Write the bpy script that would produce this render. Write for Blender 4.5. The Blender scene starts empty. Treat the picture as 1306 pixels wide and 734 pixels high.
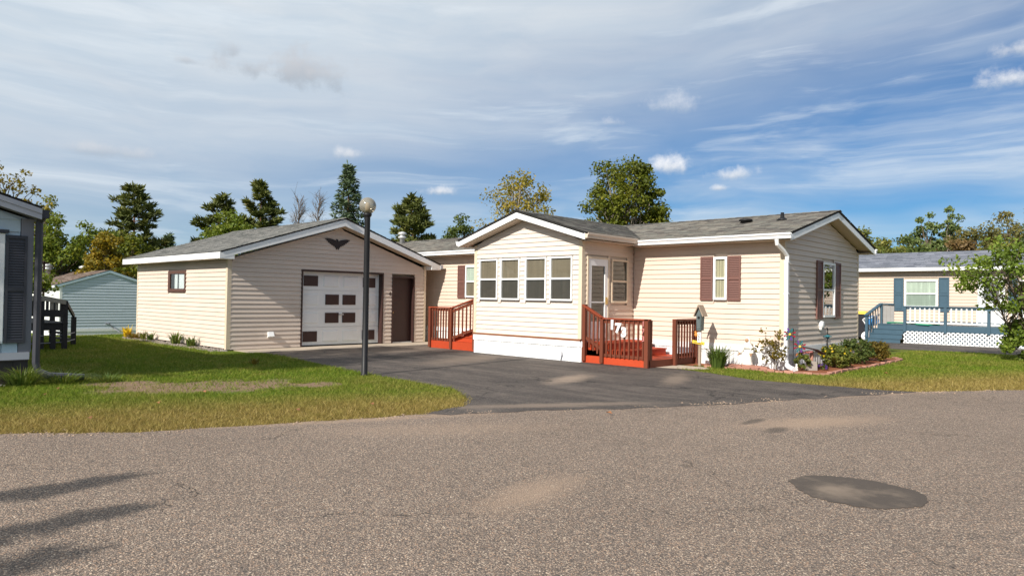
import bpy, math, random
import numpy as np
from mathutils import Vector, Matrix

# ---------------------------------------------------------------- camera, world, sun, exposure
SC = bpy.context.scene
COL = SC.collection
rnd = random.Random(7)

cam_d = bpy.data.cameras.new('camera')
cam_d.lens = 24.53
cam_d.sensor_width = 36.0
cam_d.clip_end = 2000.0
cam_d.clip_start = 0.05
cam = bpy.data.objects.new('camera', cam_d)
COL.objects.link(cam)
A = math.radians(46.2)
F0 = Vector((-math.cos(A), math.sin(A), 0)); R0 = Vector((math.sin(A), math.cos(A), 0)); U0 = Vector((0, 0, 1))
pit = math.atan(14 / 890.0); rol = math.radians(0.93)
Fv = math.cos(pit) * F0 + math.sin(pit) * U0
U1 = math.cos(pit) * U0 - math.sin(pit) * F0
Rv = math.cos(rol) * R0 + math.sin(rol) * U1
Uv = math.cos(rol) * U1 - math.sin(rol) * R0
m = Matrix.Identity(4)
for i in range(3):
    m[i][0] = Rv[i]; m[i][1] = Uv[i]; m[i][2] = -Fv[i]
m[2][3] = 1.5
cam.matrix_world = m
SC.camera = cam
SC.view_settings.view_transform = 'Standard'
SC.view_settings.look = 'None'
SC.view_settings.exposure = 0.28
SC.view_settings.gamma = 1.0

SUN_TRAVEL = Vector((-0.13, 1.0, -0.65)).normalized()
TO_SUN = -SUN_TRAVEL
SUN_EL = math.asin(TO_SUN.z)
SUN_AZ = math.atan2(TO_SUN.x, TO_SUN.y)
sun_d = bpy.data.lights.new('sun', 'SUN')
sun_d.energy = 5.0
sun_d.angle = math.radians(0.53)
sun_d.color = (1.0, 0.945, 0.87)
sun = bpy.data.objects.new('sun', sun_d)
sun.rotation_euler = SUN_TRAVEL.to_track_quat('-Z', 'Y').to_euler()
sun.location = (10, -20, 30)
COL.objects.link(sun)


class NT:
    """small helper to wire shader nodes"""
    def __init__(s, tree):
        s.t = tree; s.n = tree.nodes; s.l = tree.links

    def node(s, typ, **kw):
        n = s.n.new(typ)
        for k, v in kw.items():
            setattr(n, k, v)
        return n

    def put(s, sock, v):
        if v is None:
            return
        if hasattr(v, 'is_linked') or isinstance(v, bpy.types.NodeSocket):
            s.l.new(v, sock)
        else:
            if sock.type == 'RGBA' and len(v) == 3:
                v = (*v, 1)
            sock.default_value = v

    def math(s, op, a, b=None, c=None, clamp=False):
        n = s.node('ShaderNodeMath', operation=op, use_clamp=clamp)
        s.put(n.inputs[0], a); s.put(n.inputs[1], b); s.put(n.inputs[2], c)
        return n.outputs[0]

    def vm(s, op, a, b=None, scale=None):
        n = s.node('ShaderNodeVectorMath', operation=op)
        s.put(n.inputs[0], a)
        if b is not None: s.put(n.inputs[1], b)
        if scale is not None: s.put(n.inputs['Scale'], scale)
        return n.outputs['Value'] if op in ('DOT_PRODUCT', 'LENGTH', 'DISTANCE') else n.outputs[0]

    def mix(s, f, a, b, blend='MIX'):
        n = s.node('ShaderNodeMix', data_type='RGBA', blend_type=blend)
        s.put(n.inputs['Factor'], f); s.put(n.inputs['A'], None)
        s.put(n.inputs[6], a); s.put(n.inputs[7], b)
        return n.outputs[2]

    def noise(s, vec, scale=5, detail=4, rough=0.55, dist=0.0, col=False):
        n = s.node('ShaderNodeTexNoise')
        s.put(n.inputs['Vector'], vec); s.put(n.inputs['Scale'], scale); s.put(n.inputs['Detail'], detail)
        s.put(n.inputs['Roughness'], rough); s.put(n.inputs['Distortion'], dist)
        return n.outputs['Color'] if col else n.outputs['Fac']

    def voro(s, vec, scale, out='Color', feature='F1'):
        n = s.node('ShaderNodeTexVoronoi', feature=feature)
        s.put(n.inputs['Vector'], vec); s.put(n.inputs['Scale'], scale)
        return n.outputs[out]

    def ramp(s, f, stops, interp='LINEAR'):
        n = s.node('ShaderNodeValToRGB')
        cr = n.color_ramp; cr.interpolation = interp
        while len(cr.elements) < len(stops): cr.elements.new(0.5)
        for e, (p, c) in zip(cr.elements, stops):
            e.position = p
            e.color = (c, c, c, 1) if isinstance(c, (int, float)) else (*c, 1)
        s.put(n.inputs[0], f)
        return n.outputs[0]

    def sstep(s, v, a, b):
        n = s.node('ShaderNodeMapRange', interpolation_type='SMOOTHSTEP')
        s.put(n.inputs[0], v); s.put(n.inputs[1], a); s.put(n.inputs[2], b)
        n.inputs[3].default_value = 0; n.inputs[4].default_value = 1
        return n.outputs[0]

    def sep(s, v):
        n = s.node('ShaderNodeSeparateXYZ'); s.put(n.inputs[0], v); return n.outputs

    def comb(s, x, y, z):
        n = s.node('ShaderNodeCombineXYZ')
        s.put(n.inputs[0], x); s.put(n.inputs[1], y); s.put(n.inputs[2], z)
        return n.outputs[0]


# world: Nishita sky with thin streaked cirrus over the whole dome and a few small cumulus
W = bpy.data.worlds.new('World')
SC.world = W
W.use_nodes = True
W.node_tree.nodes.clear()
w = NT(W.node_tree)
sky = w.node('ShaderNodeTexSky', sky_type='NISHITA', sun_disc=False)
sky.sun_elevation = SUN_EL
sky.sun_rotation = SUN_AZ
sky.altitude = 300; sky.air_density = 1.0; sky.dust_density = 0.35; sky.ozone_density = 2.5
tc = w.node('ShaderNodeTexCoord')
d = w.vm('NORMALIZE', tc.outputs['Generated'])
dr = w.vm('DOT_PRODUCT', d, tuple(R0)); df = w.vm('DOT_PRODUCT', d, tuple(F0)); dz = w.sep(d)[2]
warp = w.noise(d, 3.0, 3, 0.5, col=True)
dw = w.vm('ADD', d, w.vm('SCALE', w.vm('SUBTRACT', warp, (0.5, 0.5, 0.5)), scale=0.10))
# streaks: long sideways, thin upwards, gently tilted
tilt = w.math('SUBTRACT', dz, w.math('MULTIPLY', dr, 0.05))
sv = w.comb(w.math('MULTIPLY', dr, 1.3), w.math('MULTIPLY', df, 1.3), w.math('MULTIPLY', tilt, 9.5))
sv = w.vm('ADD', sv, w.vm('SCALE', w.vm('SUBTRACT', warp, (0.5, 0.5, 0.5)), scale=0.8))
n1 = w.noise(sv, 1.25, 4, 0.5, 0.15)
sv2 = w.vm('ADD', sv, (7.3, 2.1, 4.4))
n2 = w.noise(sv2, 3.6, 6, 0.58, 0.2)
nn = w.math('ADD', w.math('MULTIPLY', n1, 0.84), w.math('MULTIPLY', n2, 0.16))
bias = w.math('ADD', w.math('MULTIPLY', dr, -0.06), w.math('MULTIPLY', w.math('MINIMUM', dz, 0.38), 0.40))
cov = w.math('ADD', nn, bias)
cir = w.sstep(cov, 0.41, 0.72)
vd = w.math('ADD', w.math('MULTIPLY', dr, -0.55), w.math('MULTIPLY', w.math('MINIMUM', dz, 0.42), 1.9))
vd = w.math('ADD', vd, w.math('MULTIPLY', w.math('SUBTRACT', n1, 0.5), 0.5))
veil = w.math('MULTIPLY', w.sstep(vd, -0.06, 0.92), 0.92)
cir = w.math('MAXIMUM', w.math('MULTIPLY', cir, 0.50), veil)
SKYK = 0.090
skyc = w.mix(1.0, w.vm('SCALE', sky.outputs[0], scale=SKYK), (0.24, 0.53, 0.78), 'MULTIPLY')
cirrus_col = w.ramp(n2, [(0.3, (0.51, 0.59, 0.665)), (0.7, (0.63, 0.675, 0.71))])
sv3 = w.vm('ADD', w.comb(w.math('MULTIPLY', dr, 2.2), w.math('MULTIPLY', df, 2.2), w.math('MULTIPLY', w.math('SUBTRACT', dz, w.math('MULTIPLY', dr, 0.02)), 26.0)), w.vm('SCALE', w.vm('SUBTRACT', warp, (0.5, 0.5, 0.5)), scale=1.0))
n3 = w.noise(w.vm('ADD', sv3, (3.3, 9.1, 1.7)), 1.0, 7, 0.60, 0.25)
wisp = w.math('MULTIPLY', w.sstep(n3, 0.50, 0.72), 0.55)
c = w.mix(cir, skyc, cirrus_col)
c = w.mix(wisp, c, (0.66, 0.715, 0.765))
# small clouds: (right, elevation, half width, half height, strength, whiteness)
def az_el(px, py):
    v = (Fv + (px - 653) / 890 * Rv - (py - 367) / 890 * Uv).normalized()
    return v
CLOUDS = [  # direction as (x, y, z), half width, half height, strength, brightness
    (855, 212, 30, 15, 1.0, 1.0), (940, 222, 30, 11, 0.95, 1.0), (918, 240, 11, 5, .8, .95), (560, 244, 22, 8.5, 1.0, 0.98),
    (443, 197, 20, 10, .75, 0.9), (385, 92, 48, 30, .75, 0.62), (318, 88, 34, 18, .62, 0.60), (298, 64, 20, 13, .55, .62), (238, 78, 16, 6, .55, .62),
    (130, 192, 45, 9, .5, 0.75), (1292, 100, 30, 17, .85, 0.95), (1300, 62, 30, 14, .7, .9), (780, 156, 22, 8, .6, .95), (850, 134, 34, 14, .5, .95)]
cn = w.noise(d, 34, 7, 0.62)
cn2 = w.noise(d, 13, 4, 0.55)
for (px, py, hw, hh, stg, br) in CLOUDS:
    v0 = az_el(px, py)
    rt = Vector((v0.y, -v0.x, 0)).normalized(); up = rt.cross(v0)
    q1 = w.math('DIVIDE', w.vm('DOT_PRODUCT', d, tuple(rt)), hw * 1.15 / 890)
    q2 = w.math('DIVIDE', w.math('SUBTRACT', w.vm('DOT_PRODUCT', d, tuple(up)), 0.0), hh * 1.15 / 890)
    q2 = w.math('MULTIPLY', q2, w.math('ADD', 1.0, w.math('MULTIPLY', w.math('LESS_THAN', q2, 0.0), 0.5)))
    rr = w.math('SQRT', w.math('ADD', w.math('MULTIPLY', q1, q1), w.math('MULTIPLY', q2, q2)))
    fr = w.math('GREATER_THAN', w.vm('DOT_PRODUCT', d, tuple(v0)), 0.5)
    val = w.math('ADD', w.math('SUBTRACT', 1.0, rr), w.math('ADD', w.math('MULTIPLY', w.math('SUBTRACT', cn, 0.5), 2.3), w.math('MULTIPLY', w.math('SUBTRACT', cn2, 0.5), 1.2)))
    mk = w.math('MULTIPLY', w.math('MULTIPLY', w.sstep(val, -0.05, 1.05), fr), stg)
    sh = w.sstep(w.math('ADD', q2, w.math('MULTIPLY', w.math('SUBTRACT', cn, .5), 1.6)), -0.7, 0.6)
    lo = (0.43 * br + .03, 0.47 * br + .05, 0.53 * br + .07); hi = (0.78 * br, 0.79 * br, 0.80 * br + .02)
    c = w.mix(mk, c, w.mix(sh, lo, hi))
bg = w.node('ShaderNodeBackground')
w.put(bg.inputs['Color'], c)
bg.inputs['Strength'].default_value = 1.0
out = w.node('ShaderNodeOutputWorld')
w.l.new(bg.outputs[0], out.inputs[0])


# ---------------------------------------------------------------- materials
def new_mat(name):
    mt = bpy.data.materials.new(name)
    mt.use_nodes = True
    mt.node_tree.nodes.clear()
    return mt, NT(mt.node_tree)

def finish(t, shader):
    o = t.node('ShaderNodeOutputMaterial')
    t.l.new(shader, o.inputs[0])

def principled(t, color, rough=0.6, bump=None, bstr=0.3, bdist=0.01, metal=0.0, spec=0.5):
    p = t.node('ShaderNodeBsdfPrincipled')
    t.put(p.inputs['Base Color'], color)
    t.put(p.inputs['Roughness'], rough)
    p.inputs['Metallic'].default_value = metal
    p.inputs['Specular IOR Level'].default_value = spec
    if bump is not None:
        b = t.node('ShaderNodeBump')
        b.inputs['Strength'].default_value = bstr
        b.inputs['Distance'].default_value = bdist
        t.put(b.inputs['Height'], bump)
        t.l.new(b.outputs[0], p.inputs['Normal'])
    return p.outputs[0]

def oc(t):
    return t.node('ShaderNodeTexCoord').outputs['Object']

def rpi(t):
    return t.node('ShaderNodeNewGeometry').outputs['Random Per Island']

def M(name, col, rough=0.6, var=0.10, scale=3.0, fine=60.0, finevar=0.06, bstr=0.15, metal=0.0, spec=0.4, dirt=None, perobj=0.0):
    """painted / plain surface: large soft variation, fine grain, slight relief"""
    mt, t = new_mat(name)
    v = oc(t)
    a = t.noise(v, scale, 5, 0.6)
    b = t.noise(v, fine, 3, 0.6)
    f = t.math('ADD', t.math('MULTIPLY', t.math('SUBTRACT', a, 0.5), 2 * var), t.math('MULTIPLY', t.math('SUBTRACT', b, 0.5), 2 * finevar))
    f = t.math('ADD', f, 1.0)
    if perobj:
        oi = t.node('ShaderNodeObjectInfo').outputs['Random']
        f = t.math('ADD', f, t.math('MULTIPLY', t.math('SUBTRACT', oi, 0.5), 2 * perobj))
    c = t.vm('SCALE', col, scale=f)
    if dirt:
        dn = t.noise(v, 1.3, 6, 0.7)
        c = t.mix(t.math('MULTIPLY', t.sstep(dn, 0.5, 0.75), dirt[1]), c, dirt[0])
    rg = t.math('ADD', rough, t.math('MULTIPLY', t.math('SUBTRACT', a, 0.5), 0.25))
    finish(t, principled(t, c, rg, b, bstr, 0.004, metal, spec))
    return mt

def wood_mat(name, col, rough=0.65, scale=6.0, perobj=.18):
    mt, t = new_mat(name)
    v = oc(t)
    s = t.vm('MULTIPLY', v, (9, 9, 2.2))
    a = t.noise(s, scale, 5, 0.65)
    b = t.noise(v, 2.5, 3)
    oi = t.node('ShaderNodeObjectInfo').outputs['Random']
    f = t.math('ADD', t.math('ADD', 0.62, t.math('MULTIPLY', a, 0.5)), t.math('ADD', t.math('MULTIPLY', b, 0.3), t.math('MULTIPLY', t.math('SUBTRACT', oi, .5), perobj)))
    c = t.vm('SCALE', col, scale=f)
    finish(t, principled(t, c, rough, a, 0.3, 0.004, 0, 0.35))
    return mt

def shingle_mat(name, stops, k=1.0):
    mt, t = new_mat(name)
    v = oc(t)
    r = rpi(t)
    big = t.noise(v, 0.55, 4, 0.6)
    c = t.ramp(r, stops)
    grain = t.noise(v, 160, 2, 0.7)
    f = t.math('MULTIPLY', t.math('ADD', 0.55, t.math('MULTIPLY', grain, 0.9)), t.math('ADD', 0.75, t.math('MULTIPLY', big, 0.5)))
    c = t.vm('SCALE', c, scale=t.math('MULTIPLY', f, k))
    finish(t, principled(t, c, 0.92, grain, 0.5, 0.004, 0, 0.15))
    return mt

def leaf_mat(name, stops, trans=0.35, rough=0.55, vscale=0.5):
    mt, t = new_mat(name)
    v = oc(t)
    r = rpi(t)
    n = t.noise(v, vscale, 3, 0.6)
    f = t.math('ADD', t.math('MULTIPLY', r, 0.6), t.math('MULTIPLY', t.sstep(n, 0.3, 0.7), 0.4))
    c = t.ramp(f, stops)
    p = principled(t, c, rough, spec=0.25)
    tr = t.node('ShaderNodeBsdfTranslucent')
    t.put(tr.inputs['Color'], t.vm('MULTIPLY', c, (1.25, 1.15, 0.6)))
    mx = t.node('ShaderNodeMixShader')
    mx.inputs[0].default_value = trans
    t.l.new(p, mx.inputs[1]); t.l.new(tr.outputs[0], mx.inputs[2])
    finish(t, mx.outputs[0])
    return mt

def bark_mat(name, col):
    mt, t = new_mat(name)
    v = t.vm('MULTIPLY', oc(t), (1, 1, 0.25))
    a = t.noise(v, 22, 5, 0.7)
    c = t.vm('SCALE', col, scale=t.math('ADD', 0.45, a))
    finish(t, principled(t, c, 0.9, a, 0.7, 0.02, 0, 0.1))
    return mt

def glass_mat(name, tint=(0.8, 0.85, 0.85), refl=0.10):
    mt, t = new_mat(name)
    tr = t.node('ShaderNodeBsdfTransparent'); tr.inputs[0].default_value = (*tint, 1)
    gl = t.node('ShaderNodeBsdfGlossy'); gl.inputs['Roughness'].default_value = 0.015
    v = oc(t)
    b = t.node('ShaderNodeBump'); b.inputs['Strength'].default_value = 0.04; b.inputs['Distance'].default_value = 0.02
    t.put(b.inputs['Height'], t.noise(v, 2.5, 2))
    t.l.new(b.outputs[0], gl.inputs['Normal'])
    fr = t.node('ShaderNodeFresnel'); fr.inputs[0].default_value = 1.5
    mx = t.node('ShaderNodeMixShader')
    t.put(mx.inputs[0], t.math('ADD', t.math('MULTIPLY', fr.outputs[0], 1.1), refl - 0.07, clamp=True))
    t.l.new(tr.outputs[0], mx.inputs[1]); t.l.new(gl.outputs[0], mx.inputs[2])
    finish(t, mx.outputs[0])
    return mt

def blind_mat(name, col, period=0.03, contrast=0.35, vertical=False):
    mt, t = new_mat(name)
    v = oc(t)
    x = t.sep(v)
    wv = t.math('SINE', t.math('MULTIPLY', x[2] if not vertical else t.math('ADD', x[0], x[1]), 2 * math.pi / period))
    n = t.noise(t.vm('MULTIPLY', v, (4.5, 4.5, .35)), 2.2, 5, .7)
    n = t.ramp(n, [(.3, .25), (.5, .5), (.62, .62), (.68, 1.3), (.74, .6)])  # bright vertical streaks paint lines of light into the colour
    f = t.math('ADD', t.math('ADD', 0.62, t.math('MULTIPLY', wv, contrast / 2)), t.math('MULTIPLY', n, 0.6))
    finish(t, principled(t, t.vm('SCALE', col, scale=f), 0.7))
    return mt

SIDC = (0.64, 0.52, 0.42)
m_siding = M('cream_vinyl_siding', SIDC, 0.55, 0.05, 1.2, 90, 0.03, 0.06, perobj=0.03, dirt=((.52, .42, .30), .22))
m_siding_pale = M('pale_vinyl_siding', (0.65, 0.565, 0.49), 0.55, 0.05, 1.2, 90, 0.03, 0.06, perobj=0.03, dirt=((.56, .47, .37), .2))
m_siding_garage = M('beige_vinyl_siding', (0.64, 0.535, 0.445), 0.55, 0.06, 1.0, 90, 0.03, 0.06, perobj=0.035, dirt=((.46, .37, .28), .25))
m_trim_cream = M('cream_trim', (0.64, 0.53, 0.39), 0.5, 0.05)
m_white = M('white_paint', (0.80, 0.80, 0.78), 0.45, 0.05, 2, 60, 0.03, 0.1, dirt=((.6, .58, .52), .3))
m_skirt = M('white_skirting', (0.82, 0.82, 0.81), 0.45, 0.05, 2, 60, 0.03, 0.08, dirt=((.58, .54, .47), .35))
m_white_clean = M('white_vinyl', (0.80, 0.80, 0.79), 0.4, 0.03)
m_soffit = M('tan_soffit', (0.52, 0.43, 0.33), 0.6, 0.06)
m_gutter_tan = M('tan_gutter', (0.60, 0.50, 0.40), 0.45, 0.05)
m_brown = M('brown_shutter', (0.165, 0.078, 0.062), 0.5, 0.08, 5)
m_darkbrown = M('dark_brown_paint', (0.047, 0.021, 0.017), 0.5, 0.12, 4, 50, 0.05)
m_trim_redbrown = M('red_brown_trim', (0.22, 0.085, 0.035), 0.6)
m_emblem = M('dark_bronze', (0.026, 0.017, 0.014), 0.5, .15, 8)
m_winbrown = M('brown_window_frame', (0.095, 0.042, 0.03), 0.5, .12, 5)
m_red = wood_mat('bright_red_deck_stain', (0.42, 0.050, 0.013))
m_redmid = wood_mat('worn_red_handrail_stain', (0.25, 0.045, 0.015))
m_redbrown = wood_mat('red_brown_rail_stain', (0.145, 0.036, 0.016))
m_black = M('black_metal', (0.012, 0.012, 0.013), 0.5, 0.15, 6, 80, 0.05, spec=.3)
m_blackwood = wood_mat('black_stained_wood', (0.022, 0.020, 0.021))
m_greyboard = wood_mat('weathered_grey_board', (0.30, 0.27, 0.22))
m_glass = glass_mat('window_glass')
m_glass_mirror = glass_mat('window_glass_reflective', (0.55, 0.58, 0.6), 0.35)
m_blind = blind_mat('tan_blind', (0.29, 0.225, 0.155), 0.03, 0.25)
m_blind_dark = blind_mat('dark_screen', (0.10, 0.08, 0.062), 0.05, 0.15, True)
m_curtain = blind_mat('pale_curtain', (0.55, 0.47, 0.32), 0.07, 0.45, True)
m_dark = M('unlit_interior_colour', (0.035, 0.028, 0.022), 0.9)  # stands in for rooms without light behind panes; the darkness is in the colour
m_alum = M('grey_aluminium', (0.55, 0.55, 0.54), 0.35, 0.06, metal=0.3)
m_brass = M('brass', (0.6, 0.42, 0.16), 0.3, metal=0.8)
m_backdark = M('felt_backing', (0.03, 0.028, 0.026), 0.9)
m_conc = M('pale_concrete', (0.46, 0.385, 0.30), 0.9, 0.18, 1.6, 70, 0.14, 0.4, spec=.15, dirt=((.25, .21, .17), .5))
m_brick = M('pink_edging_brick', (0.42, 0.21, 0.155), 0.9, 0.2, 12, 90, 0.15, 0.5, spec=.15, perobj=.2)
m_stone = M('grey_stone', (0.30, 0.26, 0.225), 0.9, 0.25, 10, 60, 0.15, 0.6, spec=.15, perobj=.25)
m_mulch = M('red_mulch', (0.26, 0.10, 0.052), 0.95, 0.35, 25, 90, 0.35, 0.9, spec=.1)
m_statue = M('white_cast_stone', (0.80, 0.77, 0.70), 0.7, 0.08, 10)
m_skin = M('tan_paint', (0.42, 0.24, 0.13), 0.7)
m_yellow = M('yellow_paint', (0.72, 0.52, 0.06), 0.6)
m_teal = M('teal_paint', (0.02, 0.14, 0.17), 0.45)
m_greenp = M('green_foil', (0.01, 0.12, 0.06), 0.4)
m_redp = M('red_foil', (0.32, 0.015, 0.035), 0.4)
m_bluep = M('blue_plastic', (0.03, 0.20, 0.50), 0.4)
m_pinkp = M('pink_paint', (0.60, 0.22, 0.20), 0.6)
m_purple = M('purple_petal', (0.12, 0.04, 0.25), 0.7)
m_oldwood = wood_mat('weathered_birdhouse_wood', (0.30, 0.23, 0.17))
m_bluegrey_wood = wood_mat('blue_grey_painted_wood', (0.10, 0.125, 0.125))
m_orange = M('orange_paint', (0.6, 0.22, 0.04), 0.6)
m_bluesid = M('light_blue_siding', (0.50, 0.56, 0.61), 0.55, 0.05, perobj=.03)
m_bluesid2 = M('pale_blue_siding', (0.47, 0.57, 0.63), 0.55, 0.05, perobj=.02)
m_greytrim = M('grey_trim', (0.20, 0.20, 0.225), 0.5)
m_lightgreytrim = M('light_grey_trim', (0.42, 0.43, 0.47), 0.5)
m_charcoal = M('charcoal_shutter', (0.045, 0.046, 0.056), 0.5)
m_darkskirt = M('dark_brown_skirting', (0.055, 0.044, 0.04), 0.7, .2, 4)
m_nbsid = M('neighbour_beige_siding', (0.58, 0.46, 0.36), 0.55, 0.05, perobj=.03)
m_deckblue = M('slate_blue_paint', (0.045, 0.092, 0.128), 0.5, 0.12, 4)
m_deckblue_pale = M('weathered_grey_blue_paint', (0.30, 0.285, 0.27), 0.6, .25, 5)
m_nbblind = blind_mat('white_blind', (0.62, 0.66, 0.56), 0.06, 0.12)
m_nbblind2 = blind_mat('grey_green_blind', (0.42, 0.47, 0.40), 0.06, 0.12)
m_rubber = M('black_plastic', (0.02, 0.02, 0.024), 0.5)
m_hose = M('green_hose', (0.02, 0.24, 0.14), 0.5)
m_shingle = shingle_mat('grey_shingles', k=.78, stops=[(0, (.115, .118, .112)), (.35, (.20, .20, .185)), (.7, (.265, .255, .235)), (.9, (.19, .19, .18)), (1, (.34, .325, .30))])
m_shingle_b = shingle_mat('grey_tan_shingles', k=.72, stops=[(0, (.12, .108, .10)), (.3, (.20, .185, .165)), (.6, (.285, .255, .215)), (.85, (.235, .235, .205)), (1, (.36, .325, .28))])
m_shingle_nb = shingle_mat('blue_grey_shingles', k=.85, stops=[(0, (.14, .15, .18)), (.5, (.20, .215, .25)), (1, (.28, .29, .33))])
m_shingle_br = shingle_mat('brown_shingles', [(0, (.09, .06, .045)), (.5, (.17, .125, .10)), (1, (.24, .19, .16))])


# ---------------------------------------------------------------- object and mesh helpers
def thing(name, loc=(0, 0, 0), label=None, cat=None, group=None):
    o = bpy.data.objects.new(name, None)
    o.empty_display_size = 0.2
    COL.objects.link(o)
    o.location = loc
    if label: o['label'] = label
    if cat: o['category'] = cat
    if group: o['group'] = group
    return o

def tag(o, label=None, cat=None, group=None, kind=None):
    if label: o['label'] = label
    if cat: o['category'] = cat
    if group: o['group'] = group
    if kind: o['kind'] = kind
    return o

def root_loc(p):
    l = Vector((0, 0, 0))
    while p is not None:
        l = l + p.location
        p = p.parent
    return l

class MB:
    """collects world-space geometry and links it as ONE mesh object"""
    def __init__(s):
        s.v = []; s.f = []

    def add(s, vs, fs):
        b = len(s.v)
        s.v += [tuple(x) for x in vs]
        s.f += [tuple(b + i for i in f) for f in fs]
        return s

    def hexa(s, p):   # 8 corners: 0-3 bottom ring, 4-7 top ring
        return s.add(p, [(3, 2, 1, 0), (4, 5, 6, 7), (0, 1, 5, 4), (1, 2, 6, 5), (2, 3, 7, 6), (3, 0, 4, 7)])

    def box(s, x0, x1, y0, y1, z0, z1):
        return s.hexa([(x0, y0, z0), (x1, y0, z0), (x1, y1, z0), (x0, y1, z0), (x0, y0, z1), (x1, y0, z1), (x1, y1, z1), (x0, y1, z1)])

    def wbox(s, wl, u0, u1, v0, v1, w0, w1):
        return s.hexa([wl.p(u0, v0, w0), wl.p(u1, v0, w0), wl.p(u1, v0, w1), wl.p(u0, v0, w1),
                       wl.p(u0, v1, w0), wl.p(u1, v1, w0), wl.p(u1, v1, w1), wl.p(u0, v1, w1)])

    def bar(s, a, b, wd, ht, up=(0, 0, 1)):
        """rectangular bar from a to b; wd sideways, ht along up"""
        a = Vector(a); b = Vector(b)
        dd = (b - a).normalized(); up = Vector(up)
        sd = dd.cross(up)
        if sd.length < 1e-5: sd = dd.cross(Vector((1, 0, 0)))
        sd.normalize(); u2 = sd.cross(dd).normalized()
        sd = sd * wd / 2; u2 = u2 * ht / 2
        return s.hexa([a - sd - u2, a + sd - u2, a + sd + u2, a - sd + u2, b - sd - u2, b + sd - u2, b + sd + u2, b - sd + u2])

    def tube(s, pts, rad, n=8, cap=True):
        pts = [Vector(p) for p in pts]
        if not hasattr(rad, '__len__'): rad = [rad] * len(pts)
        b = len(s.v)
        prev = None
        for i, p in enumerate(pts):
            t = (pts[min(i + 1, len(pts) - 1)] - pts[max(i - 1, 0)]).normalized()
            if prev is None:
                ref = Vector((0, 0, 1)) if abs(t.z) < 0.9 else Vector((1, 0, 0))
                x = t.cross(ref).normalized()
            else:
                x = (prev - t * prev.dot(t)).normalized()
            prev = x
            y = t.cross(x)
            for k in range(n):
                a = 2 * math.pi * k / n
                s.v.append(tuple(p + (x * math.cos(a) + y * math.sin(a)) * rad[i]))
        for i in range(len(pts) - 1):
            for k in range(n):
                k2 = (k + 1) % n
                s.f.append((b + i * n + k, b + i * n + k2, b + (i + 1) * n + k2, b + (i + 1) * n + k))
        if cap:
            s.f.append(tuple(b + k for k in range(n))[::-1])
            s.f.append(tuple(b + (len(pts) - 1) * n + k for k in range(n)))
        return s

    def lathe(s, c, prof, n=16, sx=1, sy=1):
        """prof: (radius, z) list turned around the vertical axis through c"""
        c = Vector(c); b = len(s.v)
        for r, z in prof:
            for k in range(n):
                a = 2 * math.pi * k / n
                s.v.append((c.x + r * sx * math.cos(a), c.y + r * sy * math.sin(a), c.z + z))
        for i in range(len(prof) - 1):
            for k in range(n):
                k2 = (k + 1) % n
                s.f.append((b + i * n + k, b + i * n + k2, b + (i + 1) * n + k2, b + (i + 1) * n + k))
        s.f.append(tuple(b + k for k in range(n))[::-1])
        s.f.append(tuple(b + (len(prof) - 1) * n + k for k in range(n)))
        return s

    def ball(s, c, r, n=12, sz=1.0):
        prof = [(max(1e-3, math.sin(math.pi * i / 8)) * r, -math.cos(math.pi * i / 8) * r * sz) for i in range(9)]
        return s.lathe(c, prof, n)

    def prism(s, poly, off):
        """extrude a planar polygon (3D points) by vector off"""
        off = Vector(off); n = len(poly)
        p = [Vector(q) for q in poly]
        s.add(p + [q + off for q in p], [tuple(range(n))[::-1], tuple(range(n, 2 * n))] + [(i, (i + 1) % n, n + (i + 1) % n, n + i) for i in range(n)])
        return s

    def build(s, name, mat, parent=None, smooth=False, kind=None):
        off = root_loc(parent) if parent is not None else Vector((0, 0, 0))
        me = bpy.data.meshes.new(name)
        me.from_pydata([(x - off.x, y - off.y, z - off.z) for x, y, z in s.v], [], s.f)
        me.materials.append(mat)
        if smooth:
            me.polygons.foreach_set('use_smooth', [True] * len(me.polygons))
        me.update()
        o = bpy.data.objects.new(name, me)
        COL.objects.link(o)
        if parent is not None: o.parent = parent
        if kind: o['kind'] = kind
        return o

def np_mesh(name, verts, k, mat, parent=None, kind=None, smooth=False):
    """verts: (n, k, 3) array of separate k-gons"""
    off = root_loc(parent) if parent is not None else Vector((0, 0, 0))
    n = verts.shape[0]
    co = (verts.reshape(-1, 3) - np.array(off)).astype(np.float32)
    me = bpy.data.meshes.new(name)
    me.vertices.add(n * k); me.vertices.foreach_set('co', co.ravel())
    me.loops.add(n * k); me.loops.foreach_set('vertex_index', np.arange(n * k, dtype=np.int32))
    me.polygons.add(n)
    me.polygons.foreach_set('loop_start', np.arange(0, n * k, k, dtype=np.int32))
    me.materials.append(mat)
    me.update(calc_edges=True); me.validate()
    o = bpy.data.objects.new(name, me)
    COL.objects.link(o)
    if parent is not None: o.parent = parent
    if kind: o['kind'] = kind
    return o

def quad_pane(wl, u0, u1, v0, v1, w_, par, mat):
    return MB().add([wl.p(u0, v0, w_), wl.p(u1, v0, w_), wl.p(u1, v1, w_), wl.p(u0, v1, w_)], [(0, 1, 2, 3)]).build('pane', mat, par)

class Wl:
    """a wall's own axes: u along it, v up, w outward"""
    def __init__(s, o, u, w):
        s.o = Vector(o); s.u = Vector(u); s.w = Vector(w)
    def p(s, u, v, w):
        return s.o + s.u * u + Vector((0, 0, v)) + s.w * w

def front(y): return Wl((0, y, 0), (1, 0, 0), (0, -1, 0))      # wall that faces -Y
def side(x): return Wl((x, 0, 0), (0, 1, 0), (1, 0, 0))        # wall that faces +X

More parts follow.
